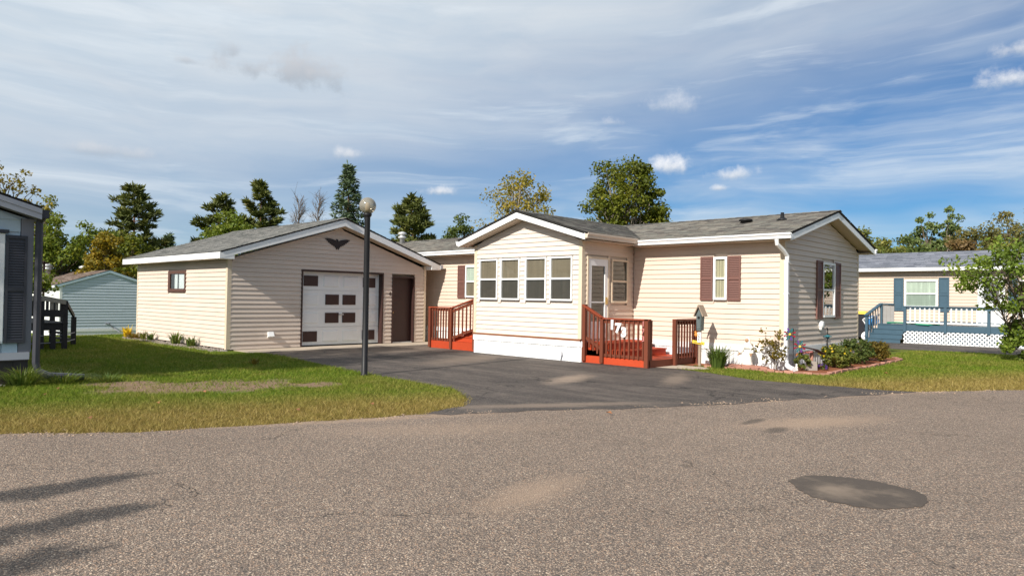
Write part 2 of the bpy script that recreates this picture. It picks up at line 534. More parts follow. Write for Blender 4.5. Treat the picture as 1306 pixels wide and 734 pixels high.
def siding(parent, wl, v0, v1, span, mat, course=0.118, openings=(), w0=0.0):
    """lapped boards, each an object; span(v) -> (u0, u1)"""
    n = max(1, round((v1 - v0) / course)); h = (v1 - v0) / n
    for k in range(n):
        a = v0 + k * h; b = a + h
        a0, a1 = span(a); b0, b1 = span(b - 1e-4)
        if a1 - a0 < 0.08: continue
        segs = [(a0, b0, a1, b1)]
        for (o0, o1, ov0, ov1) in openings:
            if min(b, ov1) - max(a, ov0) < 0.2 * h: continue
            new = []
            for (s0, t0, s1, t1) in segs:
                if o1 <= min(s0, t0) or o0 >= max(s1, t1): new.append((s0, t0, s1, t1)); continue
                if o0 > s0 + .01: new.append((s0, t0, o0, o0))
                if o1 < s1 - .01: new.append((o1, o1, s1, t1))
            segs = new
        cut = []
        for (s0, t0, s1, t1) in segs:
            while s1 - s0 > 3.9 and t1 - t0 > 3.9:      # boards come in lengths and overlap at staggered joints
                jn = s0 + rnd.uniform(1.6, 3.6)
                cut.append((s0, t0, jn + .012, jn + .012)); s0 = t0 = jn + .012
            cut.append((s0, t0, s1, t1))
        segs = cut
        for (s0, t0, s1, t1) in segs:
            if t1 - t0 < 0.02:
                mid = (t0 + t1) / 2; t0, t1 = mid - .01, mid + .01
            j = rnd.uniform(-0.0015, 0.0015)
            p = [wl.p(s0, a, w0), wl.p(s1, a, w0), wl.p(t1, b, w0), wl.p(t0, b, w0),
                 wl.p(s0, a, w0 + .026 + j), wl.p(s1, a, w0 + .026 + j), wl.p(t1, b + .002, w0 + .003), wl.p(t0, b + .002, w0 + .003)]
            MB().hexa(p).build('siding_board', mat, parent)

def shingles(parent, o, e, s, le, ls, mat, course=0.14, tab=0.24, under=None, zclip=None):
    """tabs laid in lapped courses on a slope: o eave corner, e along eave, s up the slope"""
    o = Vector(o); e = Vector(e).normalized(); s = Vector(s).normalized(); nrm = e.cross(s)
    if nrm.z < 0: nrm = -nrm
    rr = np.random.RandomState(int(abs(o.x * 13 + o.y * 7)) + 3)
    nc = int(ls / course)
    mb = MB()
    for c in range(nc):
        x = -rr.uniform(0, tab)
        a = c * course; b = min(ls, a + course * 1.25)
        while x < le:
            wd = tab * rr.uniform(0.6, 1.4)
            x0 = max(0, x); x1 = min(le, x + wd - 0.004)
            x += wd
            if x1 - x0 < 0.02: continue
            t0 = 0.010 + rr.uniform(0, 0.006); t1 = 0.001
            aa = a - (rr.uniform(0, .02) if c else 0.01)
            P = lambda u, v, h: o + e * u + s * v + nrm * h
            if zclip and not zclip(P((x0 + x1) / 2, (a + b) / 2, 0)): continue
            mb.add([P(x0, aa, t0), P(x1, aa, t0), P(x1, b, t1), P(x0, b, t1), P(x0, aa, 0), P(x1, aa, 0)], [(0, 1, 2, 3), (4, 5, 1, 0)])
    return mb.build('shingles', mat, parent, kind='stuff')

def slab(name, parent, mat, o, e, s, le, ls, th):
    """roof deck under the shingles"""
    o = Vector(o); e = Vector(e).normalized(); s = Vector(s).normalized(); n = e.cross(s)
    if n.z < 0: n = -n
    p = [o, o + e * le, o + e * le + s * ls, o + s * ls]
    return MB().hexa([q - n * th for q in p] + p).build(name, mat, parent)

def window(parent, wl, u0, u1, v0, v1, fmat, fw=0.05, upper=None, lower=None, rail=True, depth=0.055, glass=None, screen=False, w0=0.0, name='window'):
    glass = glass or m_glass
    f = MB()
    f.wbox(wl, u0, u0 + fw, v0, v1, w0, w0 + depth).wbox(wl, u1 - fw, u1, v0, v1, w0, w0 + depth)
    f.wbox(wl, u0 + fw, u1 - fw, v1 - fw, v1, w0, w0 + depth - .003).wbox(wl, u0 + fw, u1 - fw, v0, v0 + fw, w0, w0 + depth + .01)
    o = f.build(name, fmat, parent)
    vm = (v0 + v1) / 2
    if rail:
        MB().wbox(wl, u0 + fw, u1 - fw, vm - .022, vm + .022, w0 + .006, w0 + depth - .008).build('meeting_rail', fmat, o)
        spans = [(vm + .022, v1 - fw, upper, 0.022), (v0 + fw, vm - .022, lower, 0.030)]
    else:
        spans = [(v0 + fw, v1 - fw, upper, 0.022)]
    for (a, b, bm, wz) in spans:
        MB().add([wl.p(u0 + fw, a, w0 + wz), wl.p(u1 - fw, a, w0 + wz), wl.p(u1 - fw, b, w0 + wz), wl.p(u0 + fw, b, w0 + wz)], [(0, 1, 2, 3)]).build('pane', glass, o)
        MB().wbox(wl, u0 + fw, u1 - fw, a, b, w0 - .012, w0 + .004).build('blind_or_dark_panel', bm or m_dark, o)  # dark ones carry the shade of an unlit room in their colour
    return o

def shutter(parent, wl, u0, u1, v0, v1, mat, louvre=True, split=(0.0,)):
    b = MB()
    fr = 0.035
    b.wbox(wl, u0, u0 + fr, v0, v1, .025, .059).wbox(wl, u1 - fr, u1, v0, v1, .025, .059)
    b.wbox(wl, u0 + fr, u1 - fr, v1 - .05, v1, .025, .058).wbox(wl, u0 + fr, u1 - fr, v0, v0 + .05, .025, .058)
    vm = (v0 + v1) / 2
    b.wbox(wl, u0 + fr, u1 - fr, vm - .03, vm + .03, .025, .058)
    b.wbox(wl, u0 + .004, u1 - .004, v0 + .004, v1 - .004, .021, .037)
    if louvre:
        k = v0 + .055
        while k < v1 - .08:
            if not (vm - .06 < k < vm + .03):
                b.hexa([wl.p(u0 + fr, k, .037), wl.p(u1 - fr, k, .037), wl.p(u1 - fr, k, .053), wl.p(u0 + fr, k, .053),
                        wl.p(u0 + fr, k + .028, .037), wl.p(u1 - fr, k + .028, .037), wl.p(u1 - fr, k + .025, .047), wl.p(u0 + fr, k + .025, .047)])
            k += .042
    else:
        for a, c in ((v0 + .09, vm - .07), (vm + .07, v1 - .09)):
            b.wbox(wl, u0 + fr + .04, u1 - fr - .04, a, c, .035, .051)
    return b.build('shutter', mat, parent)

def skirting(parent, wl, u0, u1, v0, v1, mat, rib=0.10, trim=0.14, w0=0.0):
    """ribbed panels below a top band"""
    b = MB()
    n = max(1, int(round((u1 - u0) / rib))); st = (u1 - u0) / n
    for k in range(n):
        a = u0 + k * st
        b.hexa([wl.p(a, v0, w0), wl.p(a + st * .99, v0, w0), wl.p(a + st * .99, v0, w0 + .012), wl.p(a + .012, v0, w0 + .016),
                wl.p(a, v1 - trim, w0), wl.p(a + st * .99, v1 - trim, w0), wl.p(a + st * .99, v1 - trim, w0 + .012), wl.p(a + .012, v1 - trim, w0 + .016)])
    o = b.build('skirting', mat, parent)
    MB().wbox(wl, u0, u1, v1 - trim, v1, w0, w0 + .042).build('skirting_band', mat, o)
    return o

def gable_span(u0, u1, vt, slope):
    """width of a gable wall at height v (wall top vt at the ends, rising with slope to the middle)"""
    def f(v):
        dd = max(0.0, (v - vt) / slope)
        a, b = u0 + dd, u1 - dd
        if a > b: a = b = (u0 + u1) / 2
        return a, b
    return f

def copies(obj, offs, name=None):
    r = []
    for dv in offs:
        c = obj.copy(); COL.objects.link(c); c.parent = obj.parent
        c.location = obj.location + Vector(dv)
        r.append(c)
    return r

def ground_z(x, y=0):
    """the lawn falls away beyond the garage"""
    if x > -27: return 0.0
    return max(-0.95, -0.065 * (-27 - x))


# ---------------------------------------------------------------- ground, road, drives
def ell(t, v, cx, cy, rx, ry, rot=0.0, soft=0.5, wob=0.5, nz=None):
    x = t.sep(v)
    a = t.math('SUBTRACT', x[0], cx); b = t.math('SUBTRACT', x[1], cy)
    co, si = math.cos(rot), math.sin(rot)
    p = t.math('DIVIDE', t.math('ADD', t.math('MULTIPLY', a, co), t.math('MULTIPLY', b, si)), rx)
    q = t.math('DIVIDE', t.math('SUBTRACT', t.math('MULTIPLY', b, co), t.math('MULTIPLY', a, si)), ry)
    r = t.math('SQRT', t.math('ADD', t.math('MULTIPLY', p, p), t.math('MULTIPLY', q, q)))
    if nz is not None:
        r = t.math('ADD', r, t.math('MULTIPLY', t.math('SUBTRACT', nz, 0.5), wob * 2))
    return t.math('SUBTRACT', 1.0, t.sstep(r, 1.0 - soft, 1.0 + soft))

DIRT = [(-11.4, 4.85, 0.78, 1.6, -0.42), (-12.6, 3.9, .40, .55, -.4), (-10.5, 6.3, .35, .4, 0)]
def grass_ground_mat():
    mt, t = new_mat('lawn_soil_and_thatch')
    v = oc(t)
    n1 = t.noise(v, 0.45, 5, 0.6); n2 = t.noise(v, 2.2, 5, 0.65); n3 = t.noise(v, 35, 4, 0.75)
    green = t.ramp(n3, [(0.25, (.05, .08, .008)), (.75, (.15, .215, .024))])
    dry = t.ramp(n3, [(0.25, (.11, .078, .024)), (.75, (.32, .225, .075))])
    mix = t.sstep(t.math('ADD', t.math('MULTIPLY', n1, .6), t.math('MULTIPLY', n2, .4)), .42, .62)
    # the strip along the road is dry
    x = t.sep(v)
    road = t.math('SUBTRACT', t.math('ADD', x[0], 9.72), t.math('MULTIPLY', x[1], 0.46))     # 0 near the road edge, falling inwards
    nr = t.math('MULTIPLY', t.sstep(t.math('ADD', road, t.math('MULTIPLY', n2, 1.2)), -2.6, 0.1), .9)
    c = t.mix(t.math('MAXIMUM', t.math('MULTIPLY', mix, .35), nr), green, dry)
    soil = t.ramp(t.noise(v, 60, 4, .8), [(.25, (.17, .105, .065)), (.75, (.38, .265, .18))])
    k = None
    for e in DIRT:
        mk = ell(t, v, *e, soft=.35, wob=.75, nz=t.noise(v, 3.2, 5, .65))
        k = mk if k is None else t.math('MAXIMUM', k, mk)
    c = t.mix(k, c, soil)
    finish(t, principled(t, c, 0.95, t.noise(v, 50, 4, .8), .8, .03, 0, .1))
    return mt

def road_mat():
    mt, t = new_mat('old_chip_seal_asphalt')
    v = oc(t)
    wv = t.vm('ADD', v, t.vm('SCALE', t.vm('SUBTRACT', t.noise(v, 40, 2, col=True), (.5, .5, .5)), scale=.02))
    cell = t.sep(t.voro(wv, 88, 'Color'))[0]
    dist = t.voro(wv, 88, 'Distance')
    cell2 = t.sep(t.voro(v, 150, 'Color'))[1]
    stone = t.ramp(cell, [(0, (.055, .048, .046)), (.22, (.12, .105, .096)), (.42, (.205, .172, .148)), (.5, (.30, .20, .14)), (.6, (.275, .22, .178)), (.74, (.20, .165, .148)), (.88, (.31, .235, .185)), (.95, (.39, .325, .265)), (1, (.50, .44, .37))])
    gap = t.math('MULTIPLY', t.sstep(dist, .26, .56), .80)
    c = t.mix(gap, stone, (.068, .058, .052))
    c = t.mix(t.math('MULTIPLY', t.sstep(cell2, .90, .99), .5), c, (.5, .42, .34))
    big = t.noise(v, .35, 5, .6); mid = t.noise(v, 2.0, 5, .65)
    f = t.math('ADD', .72, t.math('ADD', t.math('MULTIPLY', big, .42), t.math('MULTIPLY', mid, .30)))
    c = t.vm('MULTIPLY', t.vm('SCALE', c, scale=f), (1.50, 1.395, 1.27))
    sand = (.40, .285, .20)
    nz = t.noise(v, 2.4, 6, .7)
    for e, k in (((-3.62, 4.05, .20, .55, .15), .55), ((-3.35, 9.05, .30, .95, -.42), .65), ((-6.55, 7.3, .25, 1.5, -.5), .55), ((-5.0, 9.9, .22, 1.0, -.5), .7),
                 ((-8.1, 3.4, .16, 1.6, -.42), .5), ((-7.2, 4.9, .14, 1.5, -.42), .55), ((-3.9, 12.3, .18, 1.6, -.45), .4), ((-6.1, 5.2, .3, 1.2, -.6), .28)):
        c = t.mix(t.math('MULTIPLY', ell(t, v, *e, soft=.8, wob=.7, nz=nz), k), c, sand)
    dark = ell(t, v, -3.45, 8.15, .10, .22, 0, .5, .8, nz)
    dark = t.math('MAXIMUM', dark, ell(t, v, -3.9, 8.5, .07, .26, 0, .5, .8, nz))
    c = t.mix(t.math('MULTIPLY', dark, .6), c, (.05, .045, .04))
    # hairline cracks
    cr = t.voro(t.vm('ADD', v, t.vm('SCALE', t.vm('SUBTRACT', t.noise(v, 1.6, 4, .6, col=True), (.5, .5, .5)), scale=1.1)), .28, 'Distance', 'DISTANCE_TO_EDGE')
    crk = t.math('MULTIPLY', t.math('SUBTRACT', 1.0, t.sstep(cr, .0, .005)), t.sstep(t.noise(v, .6, 3), .47, .60))
    c = t.mix(t.math('MULTIPLY', crk, .6), c, (.05, .042, .034))
    h = t.math('SUBTRACT', t.math('SUBTRACT', t.math('MULTIPLY', cell, .4), dist), t.math('MULTIPLY', crk, 1.5))
    finish(t, principled(t, c, .88, h, .75, .008, 0, .25))
    return mt

def drive_mat():
    mt, t = new_mat('dark_driveway_asphalt')
    v = oc(t)
    cell = t.sep(t.voro(v, 110, 'Color'))[0]
    dist = t.voro(v, 110, 'Distance')
    st = t.vm('MULTIPLY', v, (0.5, 2.2, 1))
    big = t.noise(st, .8, 6, .65, .4); mid = t.noise(v, 3.5, 6, .7)
    c = t.ramp(cell, [(0, (.030, .026, .024)), (.7, (.068, .056, .049)), (.95, (.125, .104, .09)), (1, (.24, .20, .17))])
    c = t.mix(t.math('MULTIPLY', t.sstep(t.math('ADD', t.math('MULTIPLY', big, .65), t.math('MULTIPLY', mid, .35)), .40, .70), .68), c, (.175, .142, .118))
    sand = (.31, .235, .175)
    nz = t.noise(v, 2.2, 6, .7)
    for e, k in (((-8.35, 10.3, .25, .75, .3), .85), ((-16.3, 11.5, .9, 3.4, 0), .45), ((-7.0, 11.9, .2, .9, .4), .45), ((-12.6, 11.6, .5, 1.6, .3), .35), ((-6.4, 7.6, .16, 1.4, -.55), .5)):
        c = t.mix(t.math('MULTIPLY', ell(t, v, *e, soft=.7, wob=.8, nz=nz), k), c, sand)
    cr = t.voro(t.vm('ADD', v, t.vm('SCALE', t.vm('SUBTRACT', t.noise(v, 1.4, 4, .6, col=True), (.5, .5, .5)), scale=1.0)), .33, 'Distance', 'DISTANCE_TO_EDGE')
    crk = t.math('MULTIPLY', t.math('SUBTRACT', 1.0, t.sstep(cr, .0, .010)), t.sstep(t.noise(v, .5, 3), .44, .55))
    c = t.mix(t.math('MULTIPLY', crk, .8), c, (.014, .013, .012))
    finish(t, principled(t, c, .82, t.math('SUBTRACT', dist, crk), .5, .006, 0, .3))
    return mt

m_lawn = grass_ground_mat()
m_road = road_mat()
m_drive = drive_mat()
def patch_mat():
    mt, t = new_mat('dark_patch_asphalt')
    v = oc(t)
    n = t.noise(v, 140, 3, .8); b = t.noise(v, 2.6, 5, .65)
    c = t.ramp(n, [(.3, (.058, .047, .039)), (.7, (.115, .092, .074))])
    c = t.mix(t.math('MULTIPLY', t.sstep(b, .45, .70), .6), c, (.22, .17, .128))
    c = t.mix(t.math('MULTIPLY', ell(t, v, -1.98, 5.85, .13, .20, .6, .8, .8, t.noise(v, 9, 5, .7)), .5), c, (.28, .215, .16))
    finish(t, principled(t, c, .85, n, .5, .004, 0, .25))
    return mt
m_patch = patch_mat()

def sheet(name, poly, z, mat, label=None):
    b = MB(); n = len(poly)
    b.add([(x, y, z) for x, y in poly], [tuple(range(n))])
    o = b.build(name, mat)
    o['kind'] = 'structure'
    return o

# ground, reaching the horizon; it falls about a metre west of the garage
xs = [-700, -120, -60, -46, -43, -41.62, -38, -34, -30, -27, -20, -5, 60, 700]
ysr = [-700, -60, 0, 30, 60, 120, 700]
b = MB()
b.v = [(x, y, ground_z(x)) for x in xs for y in ysr]
ny = len(ysr)
b.f = [(i * ny + j, (i + 1) * ny + j, (i + 1) * ny + j + 1, i * ny + j + 1) for i in range(len(xs) - 1) for j in range(ny - 1)]
ground = b.build('ground', m_lawn); ground['kind'] = 'structure'

def wobble(pts, amp, step, seed):
    rr = random.Random(seed); out_ = []
    for (x0, y0), (x1, y1) in zip(pts[:-1], pts[1:]):
        L = math.hypot(x1 - x0, y1 - y0); n = max(1, int(L / step))
        for k in range(n):
            f = k / n
            out_.append((x0 + (x1 - x0) * f + rr.uniform(-amp, amp), y0 + (y1 - y0) * f + rr.uniform(-amp, amp)))
    out_.append(pts[-1])
    return out_

ROAD_EDGE = [(-22, -17), (-14.2, -6.0), (-8.88, 1.59), (-8.02, 2.83), (-7.48, 4.41), (-6.95, 5.88), (-6.55, 6.75), (-5.28, 8.95), (-3.57, 13.27), (-2.06, 15.62), (1.5, 21.5), (9, 33), (40, 80), (90, 150)]
road_edge = wobble(ROAD_EDGE[:2], .05, 2, 1)[:-1] + wobble(ROAD_EDGE[1:10], .035, .18, 2)[:-1] + ROAD_EDGE[9:]
road = sheet('road', road_edge + [(110, 140), (52, 72), (18, 26), (9, 8), (4, -8), (-2, -24)], .004, m_road)
drive_poly = (wobble([(-7.05, 5.75), (-7.2, 6.56), (-7.75, 7.15), (-8.75, 7.68), (-10.43, 7.78), (-12.4, 7.95), (-14.08, 8.25), (-15.8, 8.45), (-17.25, 8.55)], .03, .16, 3)
              + [(-17.25, 15.4), (-14.3, 15.4), (-14.3, 13.5), (-8.6, 13.5)] + wobble([(-8.55, 13.75), (-7.6, 13.72), (-5.97, 13.06), (-3.7, 13.42)], .03, .16, 4)
              + wobble([(-3.3, 13.6), (-5.0, 9.15), (-6.3, 6.9), (-6.85, 5.7)], .05, .2, 5)[:-1])
drive = sheet('driveway', drive_poly, .008, m_drive)
apron = MB().box(-18.35, -17.25, 8.35, 15.2, -.05, .016).build('garage_apron', m_conc); apron['kind'] = 'structure'
pad = sheet('path', [(-8.62, 13.62), (-7.75, 13.9), (-7.55, 14.35), (-7.9, 14.62), (-8.62, 14.6)], .012, m_conc)
ndrive = sheet('neighbour_driveway', [(-30, 26.6), (-12, 26.4), (-6.6, 26.3), (-3.9, 26.8), (0, 27), (6.0, 27.2), (8, 31.5), (-30, 31.5)], .006, m_drive)
# dark patch of newer asphalt in the road
pp = []
for k in range(130):
    a = 2 * math.pi * k / 130
    r = 1 + .035 * math.sin(3 * a + 1) + .02 * math.sin(7 * a) + rnd.uniform(-.022, .022)
    r += rnd.uniform(-.02, .02)
    pp.append((math.cos(a) * r, math.sin(a) * r))
patch = sheet('road_patch', [(-1.88 + .44 * u - .24 * q, 5.99 + .22 * u + .40 * q) for u, q in pp], .008, m_patch)


# ---------------------------------------------------------------- garage
GX, GY0, GY1, GXB = -18.3, 8.16, 14.87, -25.1
g = thing('garage', (GX, 11.5, 0), 'beige garage with white overhead door and brown side door at the driveway end', 'garage')
EX = -17.95                       # front edge of the roof
SL = 0.323
EZ = 2.62                         # roof surface height at the eave edge
def gz(y): return EZ + SL * (min(y - 7.8, 15.23 - y))
sd, fr_ = front(GY0), side(GX)
# long side wall (sunlit) and its window
wal = MB().box(GXB, GX - .02, GY0 + .01, GY0 + .14, .05, 2.5).build('side_wall', m_siding_garage, g)
WIN = (-22.95, -21.62, 1.55, 2.19)
WIN = (-22.40, -21.05, 1.545, 2.18)
siding(wal, sd, .06, 2.46, lambda v: (GXB + .07, GX - .08), m_siding_garage, .122, [WIN])
wn = MB()
wn.wbox(sd, WIN[0], WIN[0] + .16, WIN[2], WIN[3], -.10, .035).wbox(sd, WIN[1] - .09, WIN[1], WIN[2], WIN[3], -.10, .035)
wn.wbox(sd, WIN[0] + .16, WIN[1] - .09, WIN[3] - .09, WIN[3], -.10, .034).wbox(sd, WIN[0] + .16, WIN[1] - .09, WIN[2], WIN[2] + .1, -.10, .045)
wno = wn.build('window', m_winbrown, g)
quad_pane(sd, WIN[0] + .16, WIN[1] - .09, WIN[2] + .1, WIN[3] - .09, .012, wno, m_glass)
MB().wbox(sd, WIN[0] + .16, WIN[1] - .09, WIN[2] + .1, WIN[3] - .09, -.012, -.004).build('unlit_room_panel', m_dark, wno)  # thin dark panel behind the glass; the room's shade is painted on it
MB().wbox(sd, WIN[0] + .45, WIN[0] + .68, WIN[2] + .1, WIN[3] - .09, -.004, .002).wbox(sd, WIN[0] + .78, WIN[1] - .12, WIN[2] + .1, WIN[3] - .11, -.004, .003).build('curtain', m_white_clean, wno)
cp = MB().box(GX - .09, GX + .022, GY0 - .022, GY0 + .09, .03, 2.5).build('corner_post', m_trim_cream, g)
MB().box(GXB - .02, GXB + .07, GY0 - .022, GY0 + .07, .03, 2.5).build('corner_post', m_trim_cream, g)
MB().box(GX - .08, GX + .022, GY1 - .07, GY1 + .022, .03, 2.55).build('corner_post', m_trim_cream, g)
# other walls
MB().box(GXB, GX - .25, GY1 - .12, GY1, .05, 2.5).build('far_wall', m_siding_garage, g)
MB().box(GXB, GXB + .12, GY0 + .15, GY1 - .13, .05, 2.5).build('back_wall', m_siding_garage, g)
DY0, DY1, DZ = 10.30, 13.17, 2.26       # overhead door opening
MY0, MY1, MZ = 13.50, 14.42, 2.17       # man door opening
fw_ = MB()
ap = 11.515
top = [(GY0 + .02, 2.46), (ap, 3.56), (GY1 - .02, 2.46)]
fw_.add([(GX - .25, y, z) for y, z in [(GY0 + .02, .05), (GY1 - .02, .05), top[2], top[1], top[0]]] , [(0, 1, 2, 3, 4)])
fwo = fw_.build('front_wall', m_siding_garage, g)
siding(fwo, fr_, .03, 3.60, gable_span(GY0 + .09, GY1 - .07, 2.47, SL), m_siding_garage, .122, [(DY0, DY1, 0, DZ), (MY0, MY1, 0, MZ)])
# jambs
jb = MB()
jb.wbox(fr_, DY0, DY0 + .05, 0.02, DZ, -.24, .03).wbox(fr_, DY1 - .05, DY1, 0.02, DZ, -.24, .03).wbox(fr_, DY0 + .05, DY1 - .05, DZ - .05, DZ, -.24, .03)
dj = jb.build('door_frame', m_darkbrown, g)
jb = MB()
jb.wbox(fr_, MY0, MY0 + .05, 0.02, MZ, -.2, .03).wbox(fr_, MY1 - .05, MY1, 0.02, MZ, -.2, .03).wbox(fr_, MY0 + .05, MY1 - .05, MZ - .05, MZ, -.2, .03)
jb.build('door_frame', m_darkbrown, g)
# overhead door: four sections of four panels, eight of the panels painted brown
dg = MB().wbox(fr_, DY0 + .05, DY1 - .05, .03, DZ - .05, -.23, -.19).build('overhead_door', m_white, g)
dw_, dh = (DY1 - DY0 - .10) / 4, (DZ - .08) / 4
BROWN = {(0, 0), (3, 0), (1, 1), (2, 1), (1, 2), (2, 2), (0, 3), (3, 3)}
for r_ in range(4):
    z1 = DZ - .05 - r_ * dh; z0 = z1 - dh
    MB().wbox(fr_, DY0 + .055, DY1 - .055, z0 + .006, z1 - .006, -.19, -.165).build('door_section', m_white, dg)
    for c_ in range(4):
        y0 = DY0 + .05 + c_ * dw_
        q = .105
        if (c_, r_) in BROWN:
            dy = {0: .02, 1: .05, 2: -.05, 3: -.02}[c_]
            MB().wbox(fr_, y0 + q + dy, y0 + dw_ - q + dy - .02, z0 + .12, z1 - .12, -.165, -.150).build('brown_panel', m_darkbrown, dg)
        else:
            pm = MB()
            a0, a1, b0, b1 = y0 + .075, y0 + dw_ - .075, z0 + .10, z1 - .10
            pm.hexa([fr_.p(a0, b0, -.166), fr_.p(a1, b0, -.166), fr_.p(a1 - .03, b0 + .03, -.150), fr_.p(a0 + .03, b0 + .03, -.150),
                     fr_.p(a0, b1, -.166), fr_.p(a1, b1, -.166), fr_.p(a1 - .03, b1 - .03, -.150), fr_.p(a0 + .03, b1 - .03, -.150)])
            pm.build('raised_panel', m_white, dg)
MB().wbox(fr_, (DY0 + DY1) / 2 - .06, (DY0 + DY1) / 2 + .07, .93, .965, -.165, -.10).build('handle', m_alum, dg)
MB().wbox(fr_, DY0 + .05, DY1 - .05, .014, .05, -.2, -.16).build('weather_strip', m_rubber, dg)
md = MB().wbox(fr_, MY0 + .05, MY1 - .05, .05, MZ - .05, -.17, -.13).build('side_door', m_darkbrown, g)
MB().wbox(fr_, MY0 + .05, MY1 - .05, .017, .05, -.17, -.02).build('threshold', m_alum, md)
MB().ball(fr_.p(MY0 + .12, 1.0, -.09), .032).build('knob', m_brass, md, True)
MB().wbox(fr_, MY0 - .09, MY0 - .05, 1.55, 1.66, .012, .03).build('doorbell', m_darkbrown, g)
# roof
nrm = Vector((0, -SL, 1)).normalized()
ridge = Vector((0, 11.515, gz(11.515)))
for (y0, sgn) in ((7.8, 1), (15.23, -1)):
    s_ = Vector((0, sgn, SL)).normalized()
    ls = (11.515 - 7.8) / math.cos(math.atan(SL))
    ro = slab('roof', g, m_backdark, (-25.45, y0, EZ - .004), (1, 0, 0), s_, 7.50, ls, .05)
    shingles(ro, (-25.46, y0, EZ), (1, 0, 0), s_, 7.53, ls, m_shingle)
    # rake boards front and back, eave fascia, soffit
    for x0, x1 in ((EX - .03, EX), (-25.45, -25.42)):
        MB().prism([(x0, y0, EZ - .035), (x0, 11.515, gz(11.515) - .035), (x0, 11.515, gz(11.515) - .235), (x0, y0, EZ - .19)], (x1 - x0, 0, 0)).build('rake_board', m_white, ro)
    fy = y0 - .02 * sgn
    MB().box(-25.45, EX, min(fy, y0 + .012 * sgn), max(fy, y0 + .012 * sgn), EZ - .185, EZ - .022).build('fascia', m_white, ro)
    yw = GY0 if sgn > 0 else GY1
    MB().box(-25.42, EX - .035, min(y0 + .015 * sgn, yw), max(y0 + .015 * sgn, yw), EZ - .185, EZ - .165).build('soffit', m_soffit, ro)
    MB().prism([(GX, yw, gz(yw) - .215 + .02), (GX, 11.515, gz(11.515) - .24), (GX, 11.515, gz(11.515) - .225), (GX, yw, gz(yw) - .20 + .02)], (EX - .035 - GX, 0, 0)).build('soffit', m_soffit, ro)
    MB().prism([(GX - .01, y0 + .013 * sgn, EZ - .192), (GX - .01, y0 + .37 * sgn, EZ - .192), (GX - .01, y0 + .37 * sgn, EZ - .06), (GX - .01, y0 + .013 * sgn, EZ - .10)], (EX - .004 - GX + .01, 0, 0)).build('eave_return', m_white, ro)
rc = MB()
for k in range(34):
    x0 = -25.46 + k * .222
    for sgn in (1, -1):
        rc.add([(x0, 11.515, gz(11.515) + .022), (x0 + .26, 11.515, gz(11.515) + .014), (x0 + .26, 11.515 - sgn * .14, gz(11.375) + .010), (x0, 11.515 - sgn * .14, gz(11.375) + .018)], [(0, 1, 2, 3)])
rc.build('ridge_cap', m_shingle, g, kind='stuff')
# small gutter end bracket and dryer outlet
MB().box(-25.3, EX + .02, 15.235, 15.34, EZ - .15, EZ - .03).build('gutter', m_lightgreytrim, g)
vo = MB().wbox(fr_, 9.30, 9.46, .32, .48, .012, .05)
vo.prism([fr_.p(9.30, .48, .05), fr_.p(9.30, .36, .05), fr_.p(9.30, .36, .12)], (0, .16, 0))
vo.build('dryer_vent', m_white, g)
# spread eagle ornament on the gable
half = [(0.03, .06), (.10, .10), (.20, .125), (.32, .14), (.43, .125), (.395, .095), (.375, .10), (.355, .05), (.325, .06), (.305, .005), (.27, .02), (.25, -.035), (.215, -.02), (.19, -.07), (.155, -.05), (.125, -.10), (.09, -.085), (.08, -.14), (.05, -.13), (.045, -.20)]
out_ = [(x, z) for x, z in half] + [(0.0, -.17)] + [(-x, z) for x, z in half[::-1]] + [(-.02, .085), (-.06, .095), (-.035, .13), (.01, .115)]
eb = MB().prism([fr_.p(11.46 + x * 1.0, 3.08 + z * .95, .02) for x, z in out_], (.025, 0, 0))
tag(eb.build('eagle_ornament', m_emblem), 'dark spread wing eagle ornament hung high in the garage gable', 'wall ornament')

# ---------------------------------------------------------------- mobile home
h = thing('mobile_home', (-10, 15.5, 0), 'cream sided mobile home with projecting sunroom, brown shutters and white skirting', 'house')
HX1, HX0, HY0, HY1 = -6.42, -24.0, 15.5, 20.42
hf, hg = front(HY0), side(HX1)
HSL, HEZ = 0.261, 3.06            # roof slope, roof surface at the eave edge Y = 15.1
def hz(y): return HEZ + HSL * min(y - 15.1, 20.84 - y)
SX0, SX1, SY = -14.18, -10.43, 13.3     # sunroom
sf, ss = front(SY), side(SX1)
SK = .52                                # top of the skirting
wl1 = MB().box(HX0, HX1 - .02, HY0 + .02, HY0 + .14, .02, 2.93).build('front_wall', m_siding, h)
W1 = (-8.10, -7.78, 1.55, 2.59)
W1 = (-8.12, -7.77, 1.56, 2.585)
siding(wl1, hf, SK, 2.91, lambda v: (SX1 + .03, HX1 - .09), m_siding, .121, [W1])
W2 = (-16.95, -16.30, 1.53, 2.56)
siding(wl1, hf, SK, 2.91, lambda v: (-19.5, SX0 - .02), m_siding, .121, [W2])
window(h, hf, *W1, m_white_clean, .055, m_curtain, m_curtain)
shutter(h, hf, -8.46, -8.135, 1.54, 2.60, m_brown); shutter(h, hf, -7.755, -7.43, 1.54, 2.60, m_brown)
window(h, hf, *W2, m_white_clean, .05, m_nbblind, m_blind)
shutter(h, hf, -16.28, -15.93, 1.5, 2.58, m_brown); shutter(h, hf, -17.32, -16.97, 1.5, 2.58, m_brown)
skirting(h, hf, SX1 + .03, HX1 + .02, .0, SK, m_skirt)
skirting(h, hf, -19.5, SX0 - .02, .0, SK, m_skirt)
MB().wbox(hf, -9.02, -8.75, .24, .42, .014, .03).build('skirt_vent', m_greytrim, h)
MB().box(HX1 - .09, HX1 + .022, HY0 - .022, HY0 + .09, SK, 2.92).build('corner_post', m_trim_cream, h)
MB().box(HX1 - .09, HX1 + .022, HY1 - .07, HY1 + .022, SK, 2.92).build('corner_post', m_trim_cream, h)
